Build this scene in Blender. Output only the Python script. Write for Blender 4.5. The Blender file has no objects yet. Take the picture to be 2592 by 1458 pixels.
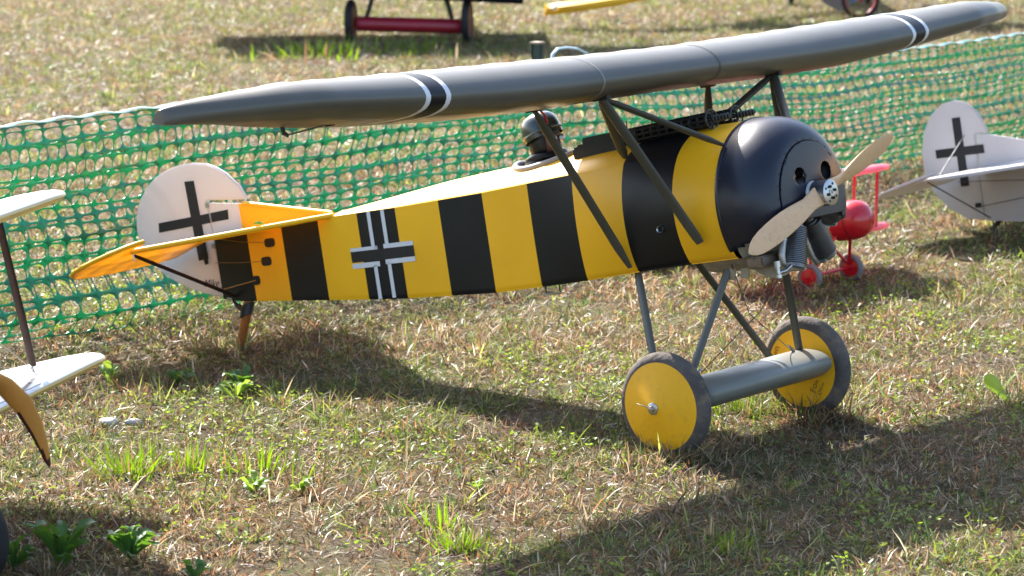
import bpy, bmesh, math, random
import numpy as np
from mathutils import Vector, Matrix
R = math.radians
rng = np.random.default_rng(7)
random.seed(7)
scene = bpy.context.scene
col = scene.collection

# ------------------------------------------------------------------ camera
cd = bpy.data.cameras.new("camera")
cam = bpy.data.objects.new("camera", cd)
col.objects.link(cam)
CY, CP, CR = 0.6952, -0.1745, -0.0035
fw = Vector((-math.sin(CY) * math.cos(CP), math.cos(CY) * math.cos(CP), math.sin(CP)))
rt = Vector((math.cos(CY), math.sin(CY), 0))
up = rt.cross(fw)
r2 = math.cos(CR) * rt + math.sin(CR) * up
u2 = -math.sin(CR) * rt + math.cos(CR) * up
CAM = Vector((3.2642, -4.8779, 1.3561))
cam.matrix_world = Matrix(((r2.x, u2.x, -fw.x, CAM.x), (r2.y, u2.y, -fw.y, CAM.y), (r2.z, u2.z, -fw.z, CAM.z), (0, 0, 0, 1)))
cd.sensor_width = 36.0
cd.lens = 7487.15 / 2592 * 36.0
cd.clip_start = 0.1
cd.clip_end = 2000
cd.dof.use_dof = True
cd.dof.focus_distance = 5.75
cd.dof.aperture_fstop = 9.0
scene.camera = cam
scene.render.resolution_x, scene.render.resolution_y = 1024, 576

# ------------------------------------------------------------------ light
SUN = Vector((-1.13, 0.42, 1.0)).normalized()
world = bpy.data.worlds.new("World")
scene.world = world
world.use_nodes = True
wn = world.node_tree
sky = wn.nodes.new("ShaderNodeTexSky")
sky.sky_type = 'NISHITA'
sky.sun_disc = False
sky.sun_elevation = math.asin(SUN.z)
sky.sun_rotation = math.atan2(SUN.x, SUN.y)
sky.air_density = 1.0
sky.dust_density = 2.0
bg = wn.nodes["Background"]
bg.inputs[1].default_value = 0.122
wn.links.new(sky.outputs[0], bg.inputs[0])
sd = bpy.data.lights.new("sun", 'SUN')
sd.energy = 5.0
sd.angle = R(0.53)
sd.color = (1.0, 0.95, 0.89)
sun = bpy.data.objects.new("sun", sd)
col.objects.link(sun)
sun.rotation_euler = SUN.to_track_quat('Z', 'Y').to_euler()
sun.location = (-6, 2, 6)
scene.view_settings.view_transform = 'Standard'
scene.view_settings.look = 'None'
scene.view_settings.exposure = 1.70
scene.view_settings.gamma = 1.0
scene.cycles.max_bounces = 8
scene.cycles.transparent_max_bounces = 6
scene.cycles.use_denoising = True

# ------------------------------------------------------------------ materials
def mat(name, c, rough=0.5, spec=0.5, var=0.12, vscale=6.0, bump=0.0, bscale=60.0, metal=0.0,
        coat=0.0, transl=0.0, tcol=None, dirt=None, dscale=9.0, damt=0.5, rvar=0.08, sheen=0.0):
    m = bpy.data.materials.new(name)
    m.use_nodes = True
    nt = m.node_tree
    N, L = nt.nodes, nt.links
    b = N["Principled BSDF"]
    tc = N.new("ShaderNodeTexCoord")
    n1 = N.new("ShaderNodeTexNoise")
    n1.inputs["Scale"].default_value = vscale
    n1.inputs["Detail"].default_value = 6
    L.new(tc.outputs["Object"], n1.inputs["Vector"])
    r1 = N.new("ShaderNodeValToRGB")
    r1.color_ramp.elements[0].position = 0.3
    r1.color_ramp.elements[1].position = 0.7
    r1.color_ramp.elements[0].color = (*[max(0, x * (1 - var)) for x in c], 1)
    r1.color_ramp.elements[1].color = (*[min(1, x * (1 + var)) for x in c], 1)
    L.new(n1.outputs["Fac"], r1.inputs["Fac"])
    out = r1.outputs["Color"]
    if dirt is not None:
        n2 = N.new("ShaderNodeTexNoise")
        n2.inputs["Scale"].default_value = dscale
        n2.inputs["Detail"].default_value = 8
        n2.inputs["Roughness"].default_value = 0.7
        L.new(tc.outputs["Object"], n2.inputs["Vector"])
        r2_ = N.new("ShaderNodeValToRGB")
        r2_.color_ramp.elements[0].position = 0.52
        r2_.color_ramp.elements[1].position = 0.66
        r2_.color_ramp.elements[0].color = (0, 0, 0, 1)
        r2_.color_ramp.elements[1].color = (damt, damt, damt, 1)
        L.new(n2.outputs["Fac"], r2_.inputs["Fac"])
        mx = N.new("ShaderNodeMixRGB")
        L.new(r2_.outputs["Color"], mx.inputs["Fac"])
        L.new(out, mx.inputs["Color1"])
        mx.inputs["Color2"].default_value = (*dirt, 1)
        out = mx.outputs["Color"]
    L.new(out, b.inputs["Base Color"])
    rr = N.new("ShaderNodeMapRange")
    rr.inputs["To Min"].default_value = max(0.02, rough - rvar)
    rr.inputs["To Max"].default_value = min(1, rough + rvar)
    n3 = N.new("ShaderNodeTexNoise")
    n3.inputs["Scale"].default_value = vscale * 3.3
    n3.inputs["Detail"].default_value = 5
    L.new(tc.outputs["Object"], n3.inputs["Vector"])
    L.new(n3.outputs["Fac"], rr.inputs["Value"])
    L.new(rr.outputs["Result"], b.inputs["Roughness"])
    b.inputs["Specular IOR Level"].default_value = spec
    b.inputs["Metallic"].default_value = metal
    b.inputs["Coat Weight"].default_value = coat
    b.inputs["Coat Roughness"].default_value = 0.25
    b.inputs["Sheen Weight"].default_value = sheen
    if bump:
        n4 = N.new("ShaderNodeTexNoise")
        n4.inputs["Scale"].default_value = bscale
        n4.inputs["Detail"].default_value = 6
        L.new(tc.outputs["Object"], n4.inputs["Vector"])
        bp = N.new("ShaderNodeBump")
        bp.inputs["Strength"].default_value = bump
        bp.inputs["Distance"].default_value = 0.004
        L.new(n4.outputs["Fac"], bp.inputs["Height"])
        L.new(bp.outputs["Normal"], b.inputs["Normal"])
    if transl:
        t = N.new("ShaderNodeBsdfTranslucent")
        t.inputs["Color"].default_value = (*(tcol or c), 1)
        ms = N.new("ShaderNodeMixShader")
        ms.inputs["Fac"].default_value = transl
        L.new(b.outputs[0], ms.inputs[1])
        L.new(t.outputs[0], ms.inputs[2])
        L.new(ms.outputs[0], N["Material Output"].inputs["Surface"])
    return m

M = {}
M['yellow'] = mat('yellow_fabric', (0.95, 0.480, 0.009), 0.42, 0.4, 0.07, 5, 0.16, 13, coat=0.15)
M['yellow_thin'] = mat('yellow_thin_fabric', (0.90, 0.48, 0.012), 0.35, 0.6, 0.05, 3, 0.02, 220, coat=0.6, transl=0.40, tcol=(1.0, 0.64, 0.03))
M['black'] = mat('black_fabric', (0.0045, 0.005, 0.0085), 0.40, 0.36, 0.2, 6, 0.16, 13)
M['cowl'] = mat('dark_blue_cowl', (0.005, 0.007, 0.019), 0.36, 0.45, 0.15, 5, 0.015, 40, coat=0.15)
M['white'] = mat('white_fabric', (0.74, 0.70, 0.70), 0.42, 0.5, 0.03, 3, 0.02, 200, transl=0.25, tcol=(0.8, 0.76, 0.74))
M['mark_white'] = mat('white_marking', (0.66, 0.67, 0.70), 0.45, 0.5, 0.04, 8)
M['mark_black'] = mat('black_marking', (0.014, 0.013, 0.016), 0.5, 0.4, 0.15, 8)
M['olive'] = mat('drab_olive_fabric', (0.082, 0.077, 0.062), 0.46, 0.5, 0.12, 5, 0.14, 16, coat=0.2)
M['strut'] = mat('olive_strut_paint', (0.060, 0.057, 0.045), 0.45, 0.4, 0.12, 10, 0.03, 60)
M['leg'] = mat('grey_green_leg_paint', (0.095, 0.100, 0.090), 0.45, 0.45, 0.12, 10, 0.03, 60)
M['gear'] = mat('grey_gear_paint', (0.185, 0.185, 0.160), 0.40, 0.5, 0.10, 9, 0.04, 60, dirt=(0.16, 0.13, 0.09), damt=0.25)
M['tyre'] = mat('dusty_rubber_tyre', (0.105, 0.093, 0.086), 0.88, 0.2, 0.3, 18, 1.0, 70, dirt=(0.21, 0.155, 0.11), dscale=26, damt=0.8)
M['disc'] = mat('yellow_wheel_disc', (0.90, 0.455, 0.013), 0.50, 0.35, 0.04, 7, 0.03, 30, dirt=(0.40, 0.24, 0.05), dscale=70, damt=0.22)
M['steel'] = mat('bare_steel', (0.45, 0.45, 0.46), 0.30, 0.5, 0.15, 20, metal=1.0)
M['alu'] = mat('cast_aluminium', (0.42, 0.41, 0.39), 0.45, 0.5, 0.2, 30, 0.1, 80, metal=0.85)
M['cyl'] = mat('dark_finned_cylinder', (0.15, 0.15, 0.155), 0.34, 0.5, 0.2, 30, metal=0.7)
M['gun'] = mat('matt_black_gun', (0.010, 0.010, 0.011), 0.55, 0.4, 0.2, 30, 0.05, 90)
M['prop'] = mat('pale_beech', (0.70, 0.435, 0.235), 0.5, 0.3, 0.10, 5, 0.03, 60, dirt=(0.34, 0.19, 0.09), dscale=110, damt=0.35)
M['wood'] = mat('varnished_brown_wood', (0.30, 0.105, 0.022), 0.38, 0.5, 0.2, 12, 0.05, 60, coat=0.3)
M['ply'] = mat('grimy_plywood', (0.30, 0.24, 0.165), 0.55, 0.4, 0.2, 12, 0.05, 60, dirt=(0.08, 0.06, 0.045), dscale=14, damt=0.6)
M['pan'] = mat('brown_exhaust_pan', (0.20, 0.155, 0.125), 0.4, 0.5, 0.2, 16, metal=0.5)
M['lace'] = mat('black_lacing', (0.012, 0.012, 0.013), 0.35, 0.5, 0.2, 60, 0.3, 200)
M['cable'] = mat('brown_cable', (0.30, 0.17, 0.06), 0.5, 0.4, 0.1, 50)
M['matt'] = mat('dull_black_fabric', (0.006, 0.006, 0.007), 0.95, 0.05, 0.2, 10)
M['wire'] = mat('dark_wire', (0.10, 0.09, 0.08), 0.4, 0.5, 0.2, 50, metal=0.6)
M['brown_in'] = mat('brown_cockpit_lining', (0.10, 0.035, 0.018), 0.6, 0.3, 0.2, 20)
M['coam'] = mat('grey_leather_coaming', (0.30, 0.29, 0.29), 0.4, 0.5, 0.15, 30, 0.15, 120)
M['helmet'] = mat('green_steel_helmet', (0.018, 0.030, 0.025), 0.24, 0.5, 0.15, 20, coat=0.6)
M['leather'] = mat('black_leather', (0.007, 0.006, 0.006), 0.38, 0.4, 0.25, 40, 0.3, 120)
M['skin'] = mat('painted_skin', (0.14, 0.055, 0.04), 0.35, 0.5, 0.15, 60, 0.05, 100)
M['red'] = mat('red_gloss_paint', (0.55, 0.010, 0.022), 0.25, 0.5, 0.06, 10, coat=0.4)
M['pink'] = mat('red_covering_film', (0.75, 0.16, 0.22), 0.3, 0.5, 0.06, 10, transl=0.45, tcol=(0.95, 0.42, 0.46))
M['cream'] = mat('cream_covering', (0.62, 0.50, 0.31), 0.4, 0.5, 0.06, 10)
M['silver'] = mat('silver_doped_fabric', (0.56, 0.53, 0.53), 0.42, 0.5, 0.06, 5, 0.03, 120, transl=0.15, tcol=(0.6, 0.55, 0.5))
M['film_white'] = mat('white_film', (0.74, 0.76, 0.80), 0.22, 0.5, 0.03, 8, coat=0.4)
M['film_cream'] = mat('cream_edge', (0.62, 0.44, 0.14), 0.35, 0.5, 0.05, 8)
M['film_grey'] = mat('slate_grey_film', (0.14, 0.145, 0.17), 0.22, 0.5, 0.05, 8, coat=0.4)
M['film_red'] = mat('faded_red_film', (0.62, 0.26, 0.27), 0.25, 0.5, 0.1, 8, coat=0.4)
M['brown_strut'] = mat('dark_brown_strut', (0.030, 0.014, 0.010), 0.7, 0.2, 0.2, 12)
M['prop2'] = mat('honey_wood', (0.54, 0.24, 0.048), 0.5, 0.5, 0.12, 8, coat=0.4)
M['prop_tip'] = mat('maroon_paint', (0.055, 0.016, 0.018), 0.35, 0.5, 0.1, 8)
M['rubber'] = mat('black_rubber', (0.020, 0.020, 0.023), 0.7, 0.3, 0.2, 20, 0.1, 60)
M['grey_rubber'] = mat('grey_foam_tyre', (0.21, 0.19, 0.19), 0.8, 0.3, 0.15, 20, 0.1, 60)
M['maroon'] = mat('dark_red_fairing', (0.36, 0.014, 0.030), 0.4, 0.5, 0.1, 8, coat=0.3)
M['rust'] = mat('rusty_wheel_disc', (0.20, 0.055, 0.030), 0.6, 0.4, 0.25, 14)
M['blue'] = mat('faded_blue_fabric', (0.10, 0.22, 0.38), 0.5, 0.4, 0.1, 8)
M['grey_board'] = mat('grey_brown_board', (0.24, 0.215, 0.20), 0.7, 0.3, 0.12, 8)
M['net'] = mat('green_plastic_net', (0.022, 0.215, 0.150), 0.32, 0.6, 0.35, 5, 0.05, 60, coat=0.35, transl=0.36, tcol=(0.04, 0.54, 0.27))
M['hem'] = mat('green_plastic_hem', (0.05, 0.22, 0.17), 0.22, 0.9, 0.25, 9, coat=0.8, transl=0.2, tcol=(0.1, 0.5, 0.3))
M['post'] = mat('dark_green_post', (0.016, 0.045, 0.035), 0.45, 0.5, 0.2, 20)
M['tie'] = mat('pale_blue_cord', (0.50, 0.64, 0.70), 0.5, 0.5, 0.1, 30)
M['bug'] = mat('green_insect', (0.30, 0.48, 0.10), 0.4, 0.5, 0.2, 90, transl=0.3, tcol=(0.5, 0.8, 0.15))
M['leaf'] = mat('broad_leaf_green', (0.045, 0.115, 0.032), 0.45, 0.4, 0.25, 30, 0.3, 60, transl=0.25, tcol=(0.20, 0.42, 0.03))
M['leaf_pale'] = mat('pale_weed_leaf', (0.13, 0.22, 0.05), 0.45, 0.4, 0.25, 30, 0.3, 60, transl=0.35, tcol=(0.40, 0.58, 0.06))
M['stone'] = mat('pale_stone', (0.40, 0.39, 0.37), 0.65, 0.4, 0.2, 40, 0.3, 50)

# ------------------------------------------------------------------ mesh helpers
class MB:
    def __init__(s):
        s.v, s.f, s.m = [], [], []
    def add(s, vs, fs, mi=0):
        o = len(s.v)
        s.v += [tuple(v) for v in vs]
        s.f += [tuple(i + o for i in f) for f in fs]
        s.m += [mi] * len(fs)
        return s
    def box(s, c, sz, rot=None, mi=0):
        c = Vector(c)
        vs = []
        for x in (-.5, .5):
            for y in (-.5, .5):
                for z in (-.5, .5):
                    p = Vector((x * sz[0], y * sz[1], z * sz[2]))
                    if rot is not None:
                        p = rot @ p
                    vs.append(c + p)
        return s.add(vs, [(0, 1, 3, 2), (4, 6, 7, 5), (0, 4, 5, 1), (2, 3, 7, 6), (0, 2, 6, 4), (1, 5, 7, 3)], mi)
    def rings(s, rings, closed=True, cap=True, mi=0, wrap=False):
        n = len(rings[0])
        vs = [p for r in rings for p in r]
        fs = []
        k = len(rings)
        for i in range(k if wrap else k - 1):
            a, b = i * n, ((i + 1) % k) * n
            for j in range(n if closed else n - 1):
                j2 = (j + 1) % n
                fs.append((a + j, a + j2, b + j2, b + j))
        if cap and not wrap:
            fs.append(tuple(range(n))[::-1])
            fs.append(tuple((k - 1) * n + j for j in range(n)))
        return s.add(vs, fs, mi)
    def tube(s, pts, rad, n=8, mi=0, flat=None, fdir=None, cap=True):
        """round or flattened (flat = minor/major ratio, fdir = major axis) tube through pts; rad number or list"""
        pts = [Vector(p) for p in pts]
        k = len(pts)
        rad = rad if isinstance(rad, (list, tuple)) else [rad] * k
        rings = []
        prev = None
        for i, p in enumerate(pts):
            d = (pts[min(i + 1, k - 1)] - pts[max(i - 1, 0)]).normalized()
            if fdir is not None:
                a = Vector(fdir)
            else:
                a = prev if prev is not None else (Vector((0, 0, 1)) if abs(d.z) < .9 else Vector((1, 0, 0)))
            a = (a - d * a.dot(d)).normalized()
            prev = a
            b = d.cross(a)
            fl = flat if flat else 1.0
            rings.append([p + a * rad[i] * math.cos(t) + b * rad[i] * fl * math.sin(t) for t in [2 * math.pi * j / n for j in range(n)]])
        return s.rings(rings, True, cap, mi)
    def lathe(s, prof, n=32, o=(0, 0, 0), ax='x', mi=0, cap=False, skip=None):
        """prof: list of (along axis, radius)"""
        o = Vector(o)
        rings = []
        for a, r in prof:
            ring = []
            for j in range(n):
                t = 2 * math.pi * j / n
                c_, s_ = r * math.cos(t), r * math.sin(t)
                p = {'x': (a, c_, s_), 'y': (c_, a, s_), 'z': (c_, s_, a)}[ax]
                ring.append(o + Vector(p))
            rings.append(ring)
        if skip is None:
            return s.rings(rings, True, cap, mi)
        vs = [p for r in rings for p in r]
        fs = []
        for i in range(len(rings) - 1):
            for j in range(n):
                f = (i * n + j, i * n + (j + 1) % n, (i + 1) * n + (j + 1) % n, (i + 1) * n + j)
                c = sum((vs[q] for q in f), Vector()) / 4
                if not skip(c):
                    fs.append(f)
        return s.add(vs, fs, mi)
    def slab(s, outline, n, t, mi=0):
        """flat polygon (list of Vectors) thickened by t along n, centred"""
        n = Vector(n).normalized() * (t / 2)
        k = len(outline)
        a = [Vector(p) + n for p in outline]
        b = [Vector(p) - n for p in outline]
        fs = [tuple(range(k)), tuple(range(2 * k - 1, k - 1, -1))]
        fs += [(i, i + k, (i + 1) % k + k, (i + 1) % k) for i in range(k)]
        return s.add(a + b, fs, mi)
    def ball(s, c, r, n=12, m=8, mi=0):
        c = Vector(c)
        r = (r, r, r) if isinstance(r, (int, float)) else r
        rings = []
        for i in range(m + 1):
            ph = math.pi * i / m
            q = max(math.sin(ph), 1e-3)
            rings.append([c + Vector((r[0] * q * math.cos(2 * math.pi * j / n), r[1] * q * math.sin(2 * math.pi * j / n), r[2] * math.cos(ph))) for j in range(n)])
        return s.rings(rings, True, True, mi)
    def build(s, name, mats, parent=None, xf=None, smooth=40, bevel=0, solid=0, sub=0, norm=True):
        me = bpy.data.meshes.new(name)
        me.from_pydata(s.v, [], s.f)
        for i, m in enumerate(mats if isinstance(mats, (list, tuple)) else [mats]):
            me.materials.append(M[m] if isinstance(m, str) else m)
        me.polygons.foreach_set("material_index", s.m)
        bm = bmesh.new()
        bm.from_mesh(me)
        bmesh.ops.remove_doubles(bm, verts=bm.verts, dist=1e-6)
        if norm:
            bmesh.ops.recalc_face_normals(bm, faces=bm.faces)
        if bevel:
            es = [e for e in bm.edges if len(e.link_faces) == 2 and e.calc_face_angle(0) > 0.6]
            bmesh.ops.bevel(bm, geom=es, offset=bevel, segments=2, affect='EDGES', clamp_overlap=True)
        bm.to_mesh(me)
        bm.free()
        if xf is not None:
            me.transform(xf)
        if smooth:
            me.polygons.foreach_set("use_smooth", [True] * len(me.polygons))
            me.set_sharp_from_angle(angle=R(smooth))
        o = bpy.data.objects.new(name, me)
        col.objects.link(o)
        if parent is not None:
            o.parent = parent
        if solid:
            md = o.modifiers.new("thickness", 'SOLIDIFY')
            md.thickness = solid
            md.offset = -1
        if sub:
            md = o.modifiers.new("subdivision", 'SUBSURF')
            md.levels = md.render_levels = sub
        return o

def tag(o, label=None, cat=None, group=None, kind=None):
    for k, v in (('label', label), ('category', cat), ('group', group), ('kind', kind)):
        if v:
            o[k] = v
    return o

def thing(name, label, cat, loc, group=None):
    o = bpy.data.objects.new(name, None)
    o.empty_display_size = 0.1
    col.objects.link(o)
    o.location = loc
    return tag(o, label, cat, group)

def text_mesh(name, txt, size, m, parent, xf, shear=0.0):
    cu = bpy.data.curves.new(name, 'FONT')
    cu.body, cu.size, cu.shear = txt, size, shear
    cu.align_x, cu.align_y = 'CENTER', 'CENTER'
    tmp = bpy.data.objects.new(name, cu)
    me = bpy.data.meshes.new_from_object(tmp)
    bpy.data.objects.remove(tmp)
    me.transform(xf)
    me.materials.clear()
    me.materials.append(m)
    o = bpy.data.objects.new(name, me)
    col.objects.link(o)
    o.parent = parent
    return o

def lerp(x, xs, ys):
    return float(np.interp(x, xs, ys))

# ------------------------------------------------------------------ ground
_w = [(rng.uniform(.6, 9), rng.uniform(0, 6.28), rng.uniform(0, 6.28)) for _ in range(14)]
def hgt(x, y):
    h = 0
    for f_, a_, p_ in _w:
        h = h + np.sin((x * math.cos(a_) + y * math.sin(a_)) * f_ + p_) / (1 + f_)
    return h * 0.0042
gx = np.concatenate([[-900, -200, -60, -25], np.arange(-15, 4.01, 0.09), [8, 20, 60, 200, 900]])
gy = np.concatenate([[-900, -200, -60, -20, -8], np.arange(-4, 15.01, 0.09), [25, 60, 200, 900]])
GX, GY = np.meshgrid(gx, gy, indexing='ij')
GZ = hgt(GX, GY) * ((np.abs(GX) < 20) & (np.abs(GY) < 20))
vs = np.stack([GX.ravel(), GY.ravel(), GZ.ravel()], 1)
ny = len(gy)
ii, jj = np.meshgrid(np.arange(len(gx) - 1), np.arange(ny - 1), indexing='ij')
b0 = (ii * ny + jj).ravel()
quads = np.stack([b0, b0 + ny, b0 + ny + 1, b0 + 1], 1)
me = bpy.data.meshes.new("ground")
me.from_pydata(vs.tolist(), [], quads.tolist())
me.polygons.foreach_set("use_smooth", [True] * len(me.polygons))
ground = bpy.data.objects.new("ground", me)
col.objects.link(ground)
tag(ground, "dry mown field of brown thatch and soil under the grass", kind="structure")
gm = bpy.data.materials.new("thatch_soil")
gm.use_nodes = True
nt = gm.node_tree
N, L = nt.nodes, nt.links
tc = N.new("ShaderNodeTexCoord")
def noise(sc, det=8, rough=.6, vec=None):
    n = N.new("ShaderNodeTexNoise")
    n.inputs["Scale"].default_value = sc
    n.inputs["Detail"].default_value = det
    n.inputs["Roughness"].default_value = rough
    L.new(vec or tc.outputs["Object"], n.inputs["Vector"])
    return n
na, nb, nc = noise(55, 8, .75), noise(2.2, 4), noise(260, 4, .7)
ra = N.new("ShaderNodeValToRGB")
for e, (p_, c_) in zip(ra.color_ramp.elements, ((.30, (.028, .019, .013, 1)), (.75, (.24, .17, .105, 1)))):
    e.position, e.color = p_, c_
e = ra.color_ramp.elements.new(.5)
e.color = (.10, .068, .042, 1)
L.new(na.outputs["Fac"], ra.inputs["Fac"])
rb = N.new("ShaderNodeValToRGB")
rb.color_ramp.elements[0].position, rb.color_ramp.elements[1].position = .40, .62
rb.color_ramp.elements[0].color, rb.color_ramp.elements[1].color = (0, 0, 0, 1), (.55, .55, .55, 1)
L.new(nb.outputs["Fac"], rb.inputs["Fac"])
mx = N.new("ShaderNodeMixRGB")
L.new(rb.outputs["Color"], mx.inputs["Fac"])
L.new(ra.outputs["Color"], mx.inputs["Color1"])
mx.inputs["Color2"].default_value = (.13, .15, .035, 1)
L.new(mx.outputs["Color"], N["Principled BSDF"].inputs["Base Color"])
N["Principled BSDF"].inputs["Roughness"].default_value = .9
N["Principled BSDF"].inputs["Specular IOR Level"].default_value = .2
bp = N.new("ShaderNodeBump")
bp.inputs["Strength"].default_value = .9
bp.inputs["Distance"].default_value = .012
L.new(nc.outputs["Fac"], bp.inputs["Height"])
L.new(bp.outputs["Normal"], N["Principled BSDF"].inputs["Normal"])
me.materials.append(gm)

# ------------------------------------------------------------------ grass
def smooth_noise(x, y, scale, seed):
    g = np.random.default_rng(seed)
    h = 0
    for _ in range(9):
        a_, f_, p_ = g.uniform(0, 6.28), scale * g.uniform(.5, 2.0), g.uniform(0, 6.28)
        h = h + np.sin((x * np.cos(a_) + y * np.sin(a_)) * f_ + p_)
    return h / 3.0        # roughly -1.5 .. 1.5

gmat = bpy.data.materials.new("grass_blades")
gmat.use_nodes = True
nt = gmat.node_tree
N, L = nt.nodes, nt.links
at = N.new("ShaderNodeVertexColor")
at.layer_name = "Col"
b = N["Principled BSDF"]
b.inputs["Roughness"].default_value = .45
b.inputs["Specular IOR Level"].default_value = .45
L.new(at.outputs["Color"], b.inputs["Base Color"])
tr = N.new("ShaderNodeBsdfTranslucent")
hs = N.new("ShaderNodeHueSaturation")
hs.inputs["Saturation"].default_value = 1.15
hs.inputs["Value"].default_value = 1.5
L.new(at.outputs["Color"], hs.inputs["Color"])
L.new(hs.outputs["Color"], tr.inputs["Color"])
ms = N.new("ShaderNodeMixShader")
ms.inputs["Fac"].default_value = .45
L.new(b.outputs[0], ms.inputs[1])
L.new(tr.outputs[0], ms.inputs[2])
L.new(ms.outputs[0], N["Material Output"].inputs["Surface"])

def blades_mesh(name, root, az, el, ln, wd, bend, cols, segs2=True):
    """one mesh of bent blades; all arguments are arrays of one row per blade"""
    n = len(ln)
    d = np.stack([np.cos(az) * np.cos(el), np.sin(az) * np.cos(el), np.sin(el)], 1)
    roll = rng.uniform(0, math.pi, n)
    sx = np.stack([-np.sin(az), np.cos(az), np.zeros(n)], 1)
    sz = np.cross(d, sx)
    side = sx * np.cos(roll)[:, None] + sz * np.sin(roll)[:, None] * .7
    side *= (wd / 2)[:, None]
    down = np.stack([np.cos(az) * .4, np.sin(az) * .4, -np.ones(n)], 1) * (bend * ln)[:, None]
    mid = root + d * (ln * .55)[:, None] + down * .3
    tip = root + d * ln[:, None] + down
    if segs2:
        V = np.stack([root - side, root + side, mid - side * .8, mid + side * .8, tip], 1).reshape(-1, 3)
        o = (np.arange(n) * 5)[:, None]
        q = np.concatenate([o + 0, o + 1, o + 3, o + 2], 1)
        t = np.concatenate([o + 2, o + 3, o + 4], 1)
        loops = np.concatenate([q, t], 1).ravel().astype(np.int32)
        starts = (np.arange(n)[:, None] * 7 + np.array([[0, 4]])).ravel().astype(np.int32)
    else:
        V = np.stack([root - side * 1.2, root + side * 1.2, tip], 1).reshape(-1, 3)
        loops = np.arange(3 * n).astype(np.int32)
        starts = (np.arange(n) * 3).astype(np.int32)
    vpb = 5 if segs2 else 3
    me = bpy.data.meshes.new(name)
    me.vertices.add(len(V))
    me.vertices.foreach_set("co", V.astype(np.float32).ravel())
    me.loops.add(len(loops))
    me.loops.foreach_set("vertex_index", loops)
    me.polygons.add(len(starts))
    me.polygons.foreach_set("loop_start", starts)
    ca = me.color_attributes.new("Col", 'FLOAT_COLOR', 'POINT')
    C = np.concatenate([np.repeat(cols, vpb, 0), np.ones((vpb * n, 1))], 1).astype(np.float32)
    ca.data.foreach_set("color", C.ravel())
    me.materials.append(gmat)
    me.update(calc_edges=True)
    me.validate()
    o = bpy.data.objects.new(name, me)
    col.objects.link(o)
    return o

STRAW = np.array([[.330, .262, .170], [.225, .165, .105], [.175, .104, .062], [.39, .335, .245], [.100, .069, .046], [.240, .138, .078]])
GREEN = np.array([[.130, .160, .038], [.185, .210, .055], [.070, .105, .030], [.240, .255, .085], [.095, .140, .055]])
vdir = np.array([fw.x, fw.y]) / math.hypot(fw.x, fw.y)
rdir = np.array([rt.x, rt.y])
def wedge(n, d0, d1, margin, inner=None):
    """points in the ground wedge the lens can see, plus a margin for a step to the side"""
    u = rng.uniform(0, 1, n)
    d = np.sqrt(d0 * d0 + u * (d1 * d1 - d0 * d0))
    s_ = rng.uniform(-1, 1, n) * (d * .178 + margin)
    if inner is not None:          # only the flanks beyond the inner margin
        s_ = np.where(rng.uniform(0, 1, n) < .5, -1, 1) * (d * .178 + inner + rng.uniform(0, 1, n) * (margin - inner))
    return np.array([CAM.x, CAM.y]) + d[:, None] * vdir + s_[:, None] * rdir
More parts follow.
